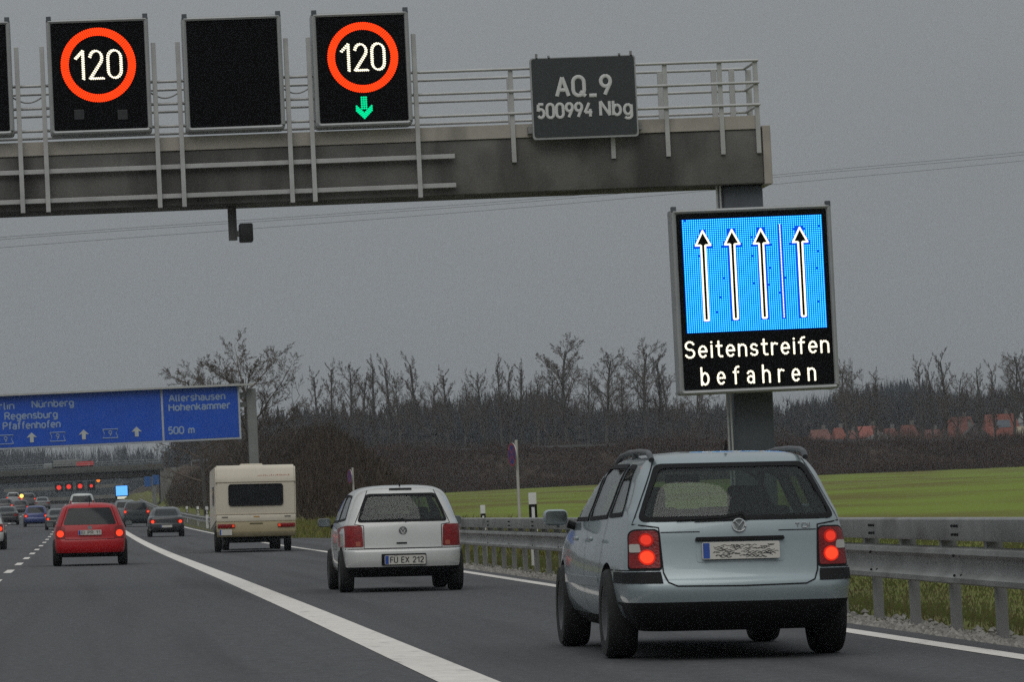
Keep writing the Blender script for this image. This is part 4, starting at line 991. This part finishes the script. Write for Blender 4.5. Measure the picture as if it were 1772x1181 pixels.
dtext('Allershausen', (293, 697), (389, 690), 11.5); dtext('Hohenkammer', (293, 713), (398, 706), 11.5); dtext('500 m', (292, 752), (336, 750), 11.5)
dtext('Berlin', (-24, 711), (24, 708), 11.5); dtext('Nürnberg', (56, 707), (127, 702), 11.5); dtext('Regensburg', (9, 728), (99, 722), 11.5); dtext('Pfaffenhofen', (6, 746), (104, 738), 11.5)
for px, py in ((55, 758), (145, 753), (236.5, 748)):
    c = dl(px, py); k = 1/30.4; P = [(c[0]-ox+a*k, c[1]-oz+b*k) for a, b in ((0, 9), (9, 0), (3.2, 1.5), (3.2, -8), (-3.2, -8), (-3.2, 1.5), (-9, 0))]
    obj('arrow', prism(bmesh.new(), P, 'y', -.045, -.02), mat('sign_arrow', (.50, .52, .50), .5), ds)
for px, py in ((10, 762), (100, 757), (191, 751.5)):
    c = dl(px, py); k = 1/30.4; b2 = bmesh.new(); x, z = c[0]-ox, c[1]-oz
    tube(b2, [(x-13*k, -.025, z-7*k), (x+13*k, -.025, z-7*k)], .03, 6); tube(b2, [(x-13*k, -.025, z+8*k), (x+13*k, -.025, z+8*k)], .03, 6)
    for s in (-1, 1): tube(b2, [(x+s*13*k, -.025, z-7*k), (x+s*10*k, -.025, z+.5*k), (x+s*13*k, -.025, z+8*k)], .025, 6)
    for s_ in lay('9', x-2.6*k, x+2.6*k, z-4*k, 9*k): tube(b2, [(p[0], -.025, p[1]) for p in s_], .03, 6)
    obj('road_number', b2, MT['bluetext'], ds)
pc = at(438, 760, DY+.6); zc = height(pc.x, DY)
dg_ = empty('sign_support', (pc.x, DY+.7, zc), 'grey steel post and cantilever arm carrying the blue direction sign', 'sign support')
pale = mat('support_steel', (.20, .205, .20), .6, .2, var=.15, scale=.8)
tz = at(438, 672, DY).z-zc
obj('post', box(bmesh.new(), -.27, .27, -.25, .25, -.5, tz, .04), pale, dg_, 40)
for pyy in (683, 700): zz = at(425, pyy, DY).z-zc; obj('cantilever_arm', bx(xl+ox-pc.x, -.25, -.15, .15, zz-.14, zz+.14), pale, dg_)
zz = at(425, 666, DY).z-zc; obj('catwalk', bx(xl+ox-pc.x, .1, -1.1, -.3, zz-.06, zz+.05), MT['galv'], dg_)

# ------------------------------------------------------------------ bare trees
class Tree:
    """limbs first, then ever finer branches, as three or four sided bars"""
    def __init__(s, seed): s.r = random.Random(seed); s.V = {'t': [], 'c': []}; s.F = {'t': [], 'c': []}
    def bar(s, k, pts, rad, n):
        V, F = s.V[k], s.F[k]; prev = None
        for i, p in enumerate(pts):
            d = (pts[min(i+1, len(pts)-1)]-pts[max(i-1, 0)]); u, w = frame_of(d); b = len(V); q = rad[i]
            V += [tuple(p+u*(q*math.cos(6.2832*j/n))+w*(q*math.sin(6.2832*j/n))) for j in range(n)]
            if prev is not None: F += [(prev+j, prev+(j+1) % n, b+(j+1) % n, b+j) for j in range(n)]
            prev = b
    def branch(s, p, d, ln, r0, lev, o):
        g = s.r; n = 6 if lev == 0 else 4 if lev < 3 else 2; pts = [p.copy()]; rad = [r0]; dd = d.normalized()
        for i in range(n):
            wob = o['wob']*(1 if lev else .35)
            dd = (dd+Vector((g.gauss(0, wob), g.gauss(0, wob), g.gauss(0, wob*.6)+o['up']*(.10 if lev else .04)))).normalized()
            pts.append(pts[-1]+dd*(ln/n)); rad.append(max(r0*(1-(i+1)/n*(.85 if lev else .6)), o['fine']*.7))
        s.bar('t' if lev == 0 else 'c', pts, rad, 7 if lev == 0 else 4 if lev < 2 else 3)
        if lev >= o['levels']: return
        m = o['kids'][lev]; lo = o['lo'] if lev == 0 else .18
        for k in range(m):
            t = lo+(1-lo)*(k+g.random())/m; f = t*n; i = min(int(f), n-1); q = pts[i].lerp(pts[i+1], f-i); base = (pts[i+1]-pts[i]).normalized()
            u, w = frame_of(base); a = g.random()*6.2832 if lev else k*2.4+g.random(); ang = R(o['ang'][lev]*(g.uniform(.7, 1.3)))
            nd_ = base*math.cos(ang)+(u*math.cos(a)+w*math.sin(a))*math.sin(ang)
            l2 = ln*o['len'][lev]*(g.uniform(.65, 1.15))*(1-o.get('fall', .55)*max(0, t-lo)/(1-lo) if lev == 0 else 1-.4*t)
            s.branch(q, nd_, l2, max(rad[i]*o['thin'], o['fine']), lev+1, o)
UPR = dict(levels=5, kids=[14, 8, 6, 5, 4], lo=.30, ang=[38, 38, 40, 42, 44], len=[.42, .48, .5, .55, .6], wob=.11, up=.7, thin=.5, fine=.013)
SPR = dict(levels=5, kids=[14, 8, 6, 5, 4], lo=.26, ang=[58, 44, 42, 44, 44], len=[.52, .5, .5, .5, .6], wob=.14, up=.45, thin=.55, fine=.013)
NAR = dict(levels=5, kids=[15, 7, 6, 5, 3], lo=.22, ang=[26, 32, 36, 40, 44], len=[.30, .42, .5, .55, .6], wob=.10, up=.8, thin=.45, fine=.013)
OAK = dict(levels=5, kids=[17, 9, 7, 6, 5], lo=.20, ang=[46, 40, 40, 42, 44], len=[.66, .46, .46, .5, .55], wob=.11, up=.75, thin=.6, fine=.014, fall=.35)
def tree_mesh(seed, o, h):
    t = Tree(seed); t.branch(Vector((0, 0, -.6)), Vector((0, 0, 1)), h, h*.018, 0, o); out = []
    zmax = max(v[2] for v in t.V['c']); k = h/zmax
    for key in ('t', 'c'):
        me = bpy.data.meshes.new('trunk' if key == 't' else 'crown'); me.from_pydata([(a*k, b*k, c*k) for a, b, c in t.V[key]], [], t.F[key]); me.update()
        me.materials.append(MT['bark'] if key == 't' else MT['twig']); out.append(me)
    return out
PROTO = [tree_mesh(11, UPR, 15), tree_mesh(12, UPR, 15), tree_mesh(21, NAR, 15), tree_mesh(22, NAR, 15), tree_mesh(31, SPR, 15), tree_mesh(32, SPR, 15)]
def plant_tree(name, loc, me, sc, rot, label, group=None, wx=1.):
    o = empty(name, loc, label, 'tree', group, (0, 0, rot)); o.scale = (sc*wx, sc*wx, sc)
    for n_, m_ in zip(('trunk', 'crown'), me):
        c = bpy.data.objects.new(n_, m_); COL.objects.link(c); c.parent = o
    return o
ORD = 'first second third fourth fifth sixth seventh eighth ninth tenth eleventh twelfth thirteenth fourteenth fifteenth sixteenth seventeenth eighteenth nineteenth twentieth'.split()
row = [(548, 632, 2, 1), (566, 618, 2, .9), (598, 624, 0, 1), (618, 640, 1, .8), (640, 612, 2, 1), (668, 610, 3, 1), (688, 640, 1, .8), (712, 606, 3, 1.1), (742, 652, 4, .7), (772, 630, 2, 1.1), (800, 655, 1, .8),
       (836, 636, 1, .9), (862, 610, 2, .9), (878, 622, 3, 1), (895, 620, 2, 1), (926, 640, 1, .8), (950, 640, 4, .7), (974, 576, 0, 1.15), (1010, 636, 1, .9), (1042, 600, 1, 1.2), (1072, 640, 4, .8), (1110, 584, 0, 1.1), (1136, 604, 3, 1.2), (1160, 636, 1, .9), (1196, 640, 4, .8)]
kinds = {0: 'broad', 1: 'bushy', 2: 'slender', 3: 'narrow', 4: 'low spreading', 5: 'spreading'}
rng = random.Random(77)
for i, (px, py, k, wx) in enumerate(row):
    Yt = 655+rng.uniform(-12, 22); a = at(px, py, Yt); zb = height(a.x, Yt)-.3; hh = a.z-zb
    lab = (f'{ORD[i]} bare winter tree from the left, {kinds[k]}, in the row behind the brown bank' if i < 20 else f'{ORD[24-i]} bare tree left of the blue lane panel, {kinds[k]}, counting away from it' if i < 24 else 'bare spreading tree rising directly below the blue lane panel')
    plant_tree('bare_tree', (a.x, Yt, zb), PROTO[k], hh/15, rng.random()*6, lab, 'bare trees along the embankment', wx)
rrow = [(1462, 618, 1, .9), (1478, 630, 4, .8), (1508, 634, 2, .9), (1592, 612, 2, .9), (1606, 618, 3, .8), (1628, 600, 3, 1.1), (1650, 640, 4, .8), (1688, 628, 2, 1), (1716, 620, 3, .9), (1746, 606, 1, 1), (1768, 604, 0, .9)]
for i, (px, py, k, wx) in enumerate(rrow):
    Yt = 670+rng.uniform(-12, 22); a = at(px, py, Yt); zb = height(a.x, Yt)-.3; hh = a.z-zb
    plant_tree('bare_tree', (a.x, Yt, zb), PROTO[k], hh/15, rng.random()*6, f'{ORD[i]} bare winter tree right of the blue lane panel, {kinds[k]}, above the houses', 'bare trees above the houses', wx)
a = at(424, 563, 320); zb = height(a.x, 320)-.3
plant_tree('bare_tree', (a.x, 320, zb), tree_mesh(52, OAK, 15), (a.z-zb)/15, 1.2, 'large bare spreading tree on the bank behind the blue direction sign', wx=1.12)
a = at(345, 618, 335); zb = height(a.x, 335)-.3
plant_tree('bare_tree', (a.x, 335, zb), PROTO[5], (a.z-zb)/15, 2.2, 'smaller bare tree just left of the large tree, behind the direction sign', wx=.9)

# ------------------------------------------------------------------ brush on the banks, grass, stones (nobody could count them)
def shrubs(name, spots, m, per, seed, fine=.035, squash=.5):
    """leafless shrubs: short twigs filling a rounded volume over each spot"""
    g = random.Random(seed); V = []; F = []
    for x, y, z, h in spots:
        for q in range(per):
            t = g.random()**.8; a = g.random()*6.2832; r = h*squash*math.sqrt(g.random())*math.sin(math.pi*min(.95, t*.72+.22)); px_, py_, pz = x+r*math.cos(a), y+r*math.sin(a), z-.1+h*t*.85
            l = h*g.uniform(.12, .30); w = fine*g.uniform(.5, 1.4); th = g.random()*6.2832; b = len(V); dx, dy = r*math.cos(a)*.25+g.gauss(0, .35)*l, r*math.sin(a)*.25+g.gauss(0, .35)*l
            V += [(px_-w*math.cos(th), py_-w*math.sin(th), pz-l*.5), (px_+w*math.cos(th), py_+w*math.sin(th), pz-l*.5), (px_+dx, py_+dy, pz+l)]; F.append((b, b+1, b+2))
    return tag(from_lists(name, V, F, m), kind='stuff')
def blades(name, spots, m, hlo, hhi, wlo, whi, per, lean, seed, kind='stuff'):
    g = random.Random(seed); V = []; F = []
    for x, y, z, s in spots:
        for q in range(per):
            bx_, by_ = x+g.gauss(0, .35*s), y+g.gauss(0, .35*s); h = g.uniform(hlo, hhi)*s; w = g.uniform(wlo, whi); a = g.random()*6.2832
            lx, ly = g.gauss(0, lean)*h, g.gauss(0, lean)*h; cx, cy = math.cos(a)*w, math.sin(a)*w; b = len(V)
            V += [(bx_-cx, by_-cy, z-.1), (bx_+cx, by_+cy, z-.1), (bx_+lx*.5+cx*.7, by_+ly*.5+cy*.7, z+h*.55), (bx_+lx, by_+ly, z+h)]
            F += [(b, b+1, b+2), (b, b+2, b+3)]
    return tag(from_lists(name, V, F, m), kind=kind)
g = random.Random(4)
def noise2(x, y): return .5+.5*math.sin(x*.31+1.3*math.sin(y*.11))*math.sin(y*.17+1.1*math.sin(x*.13))
sp_ = []
while len(sp_) < 15000:                        # the bank by the slip road
    x = g.uniform(12.6, 56); y = g.uniform(205, 610)
    if g.random() < brush_w(x, y): sp_.append((x, y, height(x, y), (1.2+2.2*noise2(x, y))*g.uniform(.5, 1.2)))
shrubs('bank_undergrowth', sp_, island_mat('bank_brush', (.022, .016, .011), (.088, .062, .042)), 22, 1, .032)
sp_ = []
while len(sp_) < 15000:                        # the crossing road's embankment
    x = g.uniform(20, 190); y = g.uniform(604, 634)
    sp_.append((x, y, height(x, y), (.9+1.5*noise2(x*.7, y))*g.uniform(.5, 1.2)))
shrubs('embankment_undergrowth', sp_, island_mat('embankment_brush', (.026, .016, .011), (.095, .058, .040)), 13, 2, .05)
sp_ = []
for k in range(5000):                          # scrub and coppice behind the crossing road, between the bare trees
    x = g.uniform(20, 230); y = g.uniform(646, 700); sp_.append((x, y, height(x, y), (1.6+3.4*noise2(x*.5+7, y*.6))*g.uniform(.4, 1.2)))
shrubs('coppice', sp_, island_mat('coppice_brush', (.048, .036, .028), (.125, .094, .074)), 24, 3, .045, .4)
sp_ = []
while len(sp_) < 16000:
    x = g.uniform(7.2, 24); y = g.uniform(14, 100)
    if x > near_x(y)+.25+.3*math.sin(y*1.7): sp_.append((x, y, height(x, y), g.uniform(.4, .95)))
blades('verge_grass', sp_, island_mat('verge_grass', (.125, .10, .045), (.10, .14, .034)), .03, .11, .0018, .0045, 10, .6, 5)
sp_ = []
while len(sp_) < 5000:
    x = g.uniform(8, 16); y = g.uniform(100, 220)
    if x > pave_x(y)+.4: sp_.append((x, y, height(x, y), g.uniform(.8, 1.6)))
blades('roadside_grass', sp_, island_mat('roadside_grass', (.16, .13, .045), (.14, .17, .035)), .1, .35, .02, .04, 5, .4, 6)
V = []; F = []                                # stones along the edge of the asphalt
for k in range(9000):
    y = 16+90*(g.random()**1.6); x = pave_x(y)+.05+abs(g.gauss(0, .36)); r = g.uniform(.012, .042); z = height(x, y)+.02+r*.3
    if x > near_x(y)+.5: continue
    b = len(V); th = g.random()*6.28
    V += [(x+r*math.cos(th+q*1.5708)*g.uniform(.7, 1.3), y+r*math.sin(th+q*1.5708)*g.uniform(.7, 1.3), z+g.uniform(-.3, .2)*r) for q in range(4)]+[(x, y, z+r*.8), (x, y, z-r)]
    F += [(b+q, b+(q+1) % 4, b+4) for q in range(4)]+[(b+(q+1) % 4, b+q, b+5) for q in range(4)]
tag(from_lists('gravel', V, F, island_mat('gravel', (.17, .16, .145), (.36, .34, .31))), kind='stuff')
ys = [float(y) for y in range(-40, 110, 2)]; V = []; F = []
for i, y in enumerate(ys):
    V += [(pave_x(y)+.03, y, zr(pave_x(y), y)-.03), (pave_x(y)+.9+.12*math.sin(y*.9), y, height(pave_x(y)+.9, y)+.015)]
    if i: F.append((2*i-2, 2*i-1, 2*i+1, 2*i))
tag(from_lists('gravel_strip', V, F, mat('gravel_bed', (.20, .185, .16), .9, var=.35, scale=14)), kind='structure')

# ------------------------------------------------------------------ the far wood
def conifer(V, F, x, y, z, h, w, g):
    n = 7
    for i in range(n):
        t = i/n; zz = z+h*(.12+.86*t); r = w*(1-t)*g.uniform(.8, 1.15)+.15; m = 7; a0 = g.random()*6.28
        for k in range(m):
            a = a0+k*6.2832/m; q = r*g.uniform(.65, 1.2); da = .55; b = len(V)
            V += [(x, y, zz+h*.16), (x+q*math.cos(a-da), y+q*math.sin(a-da), zz-h*.03*g.random()), (x+q*math.cos(a+da), y+q*math.sin(a+da), zz-h*.03*g.random())]; F.append((b, b+1, b+2))
def leafless(V, F, x, y, z, h, w, g):
    for k in range(95):
        a = g.random()*6.28; q = w*math.sqrt(g.random()); t = g.uniform(.12, 1); zz = z+h*t; q *= math.sin(math.pi*min(1, t*.72+.2))*1.1
        p = (x+q*math.cos(a), y+q*math.sin(a), zz); l = h*g.uniform(.05, .14); wd = g.uniform(.06, .16); b = len(V); th = g.random()*6.28
        V += [(p[0]-wd*math.cos(th), p[1]-wd*math.sin(th), p[2]-l), (p[0]+wd*math.cos(th), p[1]+wd*math.sin(th), p[2]-l), (p[0]+g.gauss(0, .7), p[1]+g.gauss(0, .7), p[2]+l*.6)]; F.append((b, b+1, b+2))
    b = len(V); V += [(x-.2, y, z), (x+.2, y, z), (x+.05, y, z+h*.8)]; F.append((b, b+1, b+2))
def wood(name, prof, Y0, Y1, n, seed, m, con, back=0):
    """trees whose tops follow a skyline: prof = (px, py) pairs on the photograph's frame"""
    g = random.Random(seed); V = []; F = []; pxs = [p[0] for p in prof]; pys = [p[1] for p in prof]
    for k in range(n):
        px = g.uniform(pxs[0], pxs[-1]); Yt = g.uniform(Y0, Y1); top = at(px, interp(px, pxs, pys), Y0); a = at(px, 700, Yt); z = height(a.x, Yt)
        hmax = max(4, top.z-z+g.gauss(0, 1.0)); h = hmax*(1-.35*g.random()**2)
        if g.random() < con(px): conifer(V, F, a.x, Yt, z, h, h*.2, g)
        else: leafless(V, F, a.x, Yt, z, h*.97, h*.26, g)
    return tag(from_lists(name, V, F, m), kind='stuff')
wm = island_mat('far_wood', (.016, .021, .024), (.066, .052, .044)); wm2 = island_mat('far_hill_wood', (.026, .034, .042), (.055, .058, .064))  # far hill wood: distance haze is mixed into its paler blue grey
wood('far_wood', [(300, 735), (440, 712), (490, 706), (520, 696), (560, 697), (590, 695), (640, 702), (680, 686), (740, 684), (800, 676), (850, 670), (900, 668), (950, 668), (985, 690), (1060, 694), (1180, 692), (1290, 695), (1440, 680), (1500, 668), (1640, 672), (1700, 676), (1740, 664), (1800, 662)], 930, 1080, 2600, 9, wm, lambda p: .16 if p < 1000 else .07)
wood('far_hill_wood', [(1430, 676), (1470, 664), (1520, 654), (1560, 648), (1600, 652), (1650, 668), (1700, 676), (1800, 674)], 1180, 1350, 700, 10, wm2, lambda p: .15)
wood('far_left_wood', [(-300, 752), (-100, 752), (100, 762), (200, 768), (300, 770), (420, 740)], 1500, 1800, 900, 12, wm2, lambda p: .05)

# ------------------------------------------------------------------ crossing road's rail, the overpass and what stands beyond it
x0 = at(560, 783, 636).x
rp = [(X, 634.5, dam_top(X)-.0) for X in np.arange(18, 215, 4)]
r3 = empty('guard_rail', (60, 634.5, dam_top(60)), 'thin pale guard rail along the crest of the brown embankment behind the field', 'guard rail')
path = [Vector((float(x), 634.5, max(height(float(x), 634.5), 0)))-r3.location for x, y, z in rp]
obj('beam', sweep(bmesh.new(), path, [(-.04, .75), (.04, .75), (.04, 1.08), (-.04, 1.08)]), mat('crest_rail', (.115, .115, .115), .6, .2), r3)
for k in range(0, len(path), 1): obj('post', bx(path[k].x-.06, path[k].x+.06, path[k].y+.05, path[k].y+.15, path[k].z-.3, path[k].z+.9), MT['rail'], r3) if k % 2 == 0 else None
OB = 7.25
ov = empty('overpass', (-1, 640, rise(640)), 'low concrete road bridge crossing the motorway beyond the blue direction sign', 'bridge')
def oobj(n_, bm, m, sm=None): bm.transform(Matrix.Translation(-ov.location)); return obj(n_, bm, m, ov, sm)
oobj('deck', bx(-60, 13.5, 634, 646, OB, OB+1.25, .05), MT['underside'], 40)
oobj('parapet', bx(-60, 13.6, 633.6, 634.3, OB+1.0, OB+1.95, .03), mat('bridge_parapet', (.085, .085, .075), .85, var=.2, scale=.3), 40); oobj('parapet', bx(-60, 13.6, 645.7, 646.4, OB+1.0, OB+1.95, .03), MT['stone'], 40)
oobj('abutment', bx(13.0, 17.5, 633.8, 646.2, 1, OB+1.2, .1), MT['stone'], 40)
oobj('pier', bx(-18.4, -17.6, 635, 645, 1, OB), MT['stone'], 40)
hb_ = bmesh.new()
for z in (2.25, 2.6): tube(hb_, [(-60, 633.9, OB+z), (13.5, 633.9, OB+z)], .04, 6)
for x in range(-60, 14, 2): tube(hb_, [(x, 633.9, OB+1.9), (x, 633.9, OB+2.6)], .035, 6)
oobj('handrail', hb_, MT['rail'])
tk = empty('delivery_truck', (at(128, 790, 640).x, 640, OB+1.27), 'pale delivery truck with a smeared red tail light streak crossing the bridge below the blue sign', 'truck')
obj('cargo_body', box(bmesh.new(), -3.3, 1.2, -1.1, 1.1, .95, 2.0, .08), mat('truck_pale', (.19, .19, .185), .5), tk, 40); obj('red_light_streak', box(bmesh.new(), .3, 3.0, -1.12, 1.12, .95, 1.62, .08), lamp_mat('tail_light_smear', (.55, .06, .06), .42), tk, 40)  # glowing red block stands in for the smeared light of moving tail lamps
obj('cab', box(bmesh.new(), -4.8, -3.4, -1.0, 1.0, .5, 1.55, .2), mat('truck_cab', (.2, .21, .21), .4), tk, 40); obj('chassis', bx(-4.6, 3, -.9, .9, .4, .94), MT['black'], tk)
for x in (-4.0, 1.6):
    for s in (-1, 1): w_ = wheel(tk, 0, s*.95, .42, .25, s); w_.location = (x, s*.95, .42); w_.rotation_euler = (0, 0, R(90))
fo = empty('second_overpass', (-1, 990, rise(990)), 'second darker bridge seen far off under the first overpass', 'bridge')
zl, zh = at(60, 881, 990).z, at(60, 863, 990).z
def fobj(n_, bm, m): bm.transform(Matrix.Translation(-fo.location)); return obj(n_, bm, m, fo)
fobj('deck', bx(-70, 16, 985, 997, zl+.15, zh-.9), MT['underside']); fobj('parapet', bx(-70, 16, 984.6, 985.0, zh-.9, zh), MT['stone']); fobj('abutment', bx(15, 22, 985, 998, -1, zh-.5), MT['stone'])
# far sign gantry
FY = 900
fg = empty('sign_gantry', (10.5, FY+.5, rise(FY)), 'tiny distant sign gantry with red lamps seen under the overpass', 'gantry')
def fgo(n_, bm, m, par=None): bm.transform(Matrix.Translation(-fg.location)); return obj(n_, bm, m, par or fg)
b0, b1 = at(160, 840, FY), at(208, 838, FY); fgo('beam', bx(-16, b1.x+.6, FY, FY+1, b1.z-.7, b1.z+.05), MT['stone']); fgo('column', bx(b1.x-.4, b1.x+.4, FY+.2, FY+.8, 0, b1.z-.9), MT['stone'])
far_lamp = lamp_mat('far_red_lamp', (1, .05, .03), .85)
for i, (px, py, wd) in enumerate(((102, 844.5, 'leftmost red'), (119, 843, 'second red'), (138.5, 842, 'third red'), (158, 841.5, 'dimmest, rightmost red'))):
    c = at(px, py, FY-.3); q = empty('far_lane_sign', (c.x, FY-.3, c.z-1), f'tiny far lane sign, {wd} lamp of the four under the overpass', 'traffic sign', 'far lane signs under the overpass')
    obj('housing', box(bmesh.new(), -.85, .85, 0, .4, 0, 2.0, .04), MT['face'], q); obj('red_lamp', prism(bmesh.new(), circle(0, 1, .52 if i < 3 else .36), 'y', -.08, .02), far_lamp, q)
c = at(170, 832, FY-.3); q = empty('warning_light', (c.x, FY-.3, c.z), 'single orange light above the far gantry under the overpass', 'light'); obj('lens', prism(bmesh.new(), circle(0, 0, .42), 'y', -.05, .2), lamp_mat('orange_lamp', (1, .25, .02), 1.), q); obj('case', bx(-.5, .5, .2, .5, -.5, .5, .05), MT['face'], q)
a, b_ = at(199.5, 842, FY-.5), at(222, 864, FY-.5)
q = empty('far_shoulder_sign', ((a.x+b_.x)/2, FY-.5, b_.z), 'tiny glowing blue lane panel far down the road', 'traffic sign'); w, h = (b_.x-a.x)/2, a.z-b_.z
obj('housing', box(bmesh.new(), -w-.12, w+.12, 0, .5, -.1, h+.1, .04), MT['face'], q); obj('blue_field', bx(-w+.1, w-.1, -.05, 0, h*.27, h), lamp_mat('far_blue', (.10, .38, 1), 1.5), q); obj('white_caption', bx(-w+.35, w-.35, -.05, 0, .05, h*.2), lamp_mat('far_caption', (.9, .9, .75), .7), q)
# blue signs on a post under the overpass, right
BYY = 520; a, b_ = at(249.5, 825, BYY), at(276, 842, BYY)
q = empty('blue_sign', ((a.x+b_.x)/2, BYY, gz((a.x+b_.x)/2, BYY)), 'pair of small blue boards on a grey post beside the far carriageway', 'road sign'); zq = q.location.z
wq = b_.x-a.x; obj('board', box(bmesh.new(), -wq/2, -.06*wq, -.05, .05, b_.z-zq, a.z-zq-.05, .02), mat('far_board_blue', (.02, .10, .32), .5), q); obj('board', box(bmesh.new(), .06*wq, wq/2, -.05, .05, b_.z-zq+.2, a.z-zq+.1, .02), mat('far_board_blue', (.02, .10, .32), .5), q)
obj('post', box(bmesh.new(), -.02, .55, .06, .4, -.4, a.z-zq-.1, .03), pale, q)

# ------------------------------------------------------------------ the village
def house(px0, px1, pyt, pyb, Yh, roofc, wallc, label, hip=.25, turn=0, extra=None):
    a, b_ = at(px0, pyt, Yh), at(px1, pyb, Yh); w = (b_.x-a.x)/2; xc = (a.x+b_.x)/2; zt = (a.z+at(px1, pyt, Yh).z)/2; ze = (b_.z+at(px0, pyb, Yh).z)/2; zg = height(xc, Yh)-.2
    o = empty('house', (xc, Yh, zg), label, 'house', 'houses of the village', (0, 0, turn)); zt -= zg; ze -= zg; d = max(3.5, w*.9)
    wm_ = mat('house_wall', wallc, .85, var=.1, scale=.6); obj('wall', bx(-w*.9, w*.9, -d*.85, d*.85, 0, ze+.1), wm_, o)
    bm = bmesh.new(); e = [(-w, -d), (w, -d), (w, d), (-w, d)]; hw = w*(1-hip); B = [bm.verts.new((x, y, ze)) for x, y in e]; T = [bm.verts.new((-hw, 0, zt)), bm.verts.new((hw, 0, zt))]
    bm.faces.new((B[0], B[1], T[1], T[0])); bm.faces.new((B[2], B[3], T[0], T[1])); bm.faces.new((B[1], B[2], T[1])); bm.faces.new((B[3], B[0], T[0])); bm.faces.new(B[::-1])
    rf = obj('roof', bm, mat('roof_tiles', roofc, .8, var=.2, scale=1.2), o)
    obj('chimney', bx(hw*.4, hw*.4+.7, .3, 1, zt-.6, zt+.9), MT['stone'], rf)
    for k in (-.5, .05, .55): wn = obj('window', bx(w*k-.5, w*k+.5, -d*.85-.04, -d*.8, max(ze-1.7, .3), max(ze-.5, 1.2)), MT['darkglass'], o)
    if extra: extra(o, w, d, ze, zt)
    return o
RED = (.17, .045, .026); RED2 = (.12, .036, .022); BRN = (.06, .045, .04)
def skylight(o, w, d, ze, zt): obj('solar_panel', (lambda b: b)(bmesh.new().__class__() if 0 else prism(bmesh.new(), [(-d*.62, ze+(zt-ze)*.38+.12), (-d*.3, ze+(zt-ze)*.70+.12), (-d*.3, ze+(zt-ze)*.70+.02), (-d*.62, ze+(zt-ze)*.38+.02)], 'x', -w*.3, w*.45)), mat('solar_dark', (.06, .075, .09), .3), o); obj('veranda', bx(-w*.75, w*.6, -d*1.25, -d*.86, ze-.75, ze-.2), mat('veranda_pale', (.30, .31, .32), .7), o)
house(1440, 1461, 741, 761, 820, RED, (.25, .23, .2), 'small red roof half behind a thin tree, just right of the panel post')
house(1482, 1520, 738, 760, 800, (.26, .075, .055), (.3, .28, .25), 'bright red roofed house, second from the left of the village', .1)
house(1512, 1531, 748, 762, 770, (.28, .27, .26), (.36, .36, .35), 'low pale grey gabled house in front of the bright red roof', .1, R(70))
house(1556, 1588, 736, 758, 830, RED2, (.2, .17, .15), 'dull red roofed house in the middle of the village')
house(1632, 1686, 722, 758, 840, RED2, (.16, .13, .11), 'long brownish red roof left of the dark gable', .15)
house(1664, 1708, 734, 763, 770, BRN, (.11, .085, .07), 'dark brown gabled house between the two large red roofs', .05, R(85))
house(1698, 1764, 717, 756, 810, RED, (.22, .17, .14), 'large red roofed house with a dark roof panel and pale veranda', .2, 0, skylight)
house(1758, 1800, 738, 760, 780, (.34, .29, .2), (.42, .37, .26), 'cream house at the right picture edge', .1)
house(1590, 1631, 744, 764, 760, (.12, .045, .035), (.2, .18, .16), 'low brown red roof directly left of the long brownish roof')
house(1527, 1552, 742, 760, 850, (.15, .05, .036), (.2, .18, .16), 'small far red roof between the bright red roof and the dull red one')
house(1462, 1481, 746, 762, 850, (.13, .045, .034), (.2, .18, .16), 'small dim roof left of the bright red roofed house')
house(1400, 1436, 744, 764, 830, (.13, .05, .036), (.2, .18, .16), 'leftmost dim red roof of the village, beside the panel post', .15)
house(1764, 1800, 714, 732, 900, (.40, .40, .39), (.5, .49, .46), 'white house above the cream house at the right picture edge', .1)

# ------------------------------------------------------------------ power lines across the sky
for nm, P in (('upper', [(-300, 440), (0, 411), (540, 373), (1000, 338), (1340, 303), (1772, 263), (2200, 214)]), ('middle', [(-300, 446), (0, 415), (540, 377), (1000, 342), (1340, 307), (1772, 268), (2200, 219)]), ('lower', [(-300, 456), (0, 429), (540, 388), (1000, 351), (1340, 319), (1772, 278), (2200, 226)])):
    pts = []
    xs = [p[0] for p in P]; f = mono(xs, [p[1] for p in P])
    for x in range(-300, 2201, 50): pts.append(at(x, f(x), 300+.02*x))
    o = obj('power_line', tube(bmesh.new(), pts, .014, 5), mat('cable_grey', (.06, .06, .065), .6), None, 60)
    tag(o, f'{nm} of the three thin power cables crossing the sky below the gantry', 'power line', 'power cables crossing the sky')

# ------------------------------------------------------------------ the hazy air
if True:
    hz = bx(-750, 1550, -320, 2950, -40, 150); ho = obj('haze', hz, None, None); tag(ho, kind='stuff')
    hm = bpy.data.materials.new('haze'); hm.use_nodes = True; t = hm.node_tree; t.nodes.clear(); o_ = nd(t, 'ShaderNodeOutputMaterial'); pv = nd(t, 'ShaderNodeVolumePrincipled')
    pv.inputs['Color'].default_value = (.86, .93, 1, 1); pv.inputs['Density'].default_value = .00013; pv.inputs['Anisotropy'].default_value = 0; t.links.new(pv.outputs[0], o_.inputs['Volume']); ho.data.materials.append(hm)
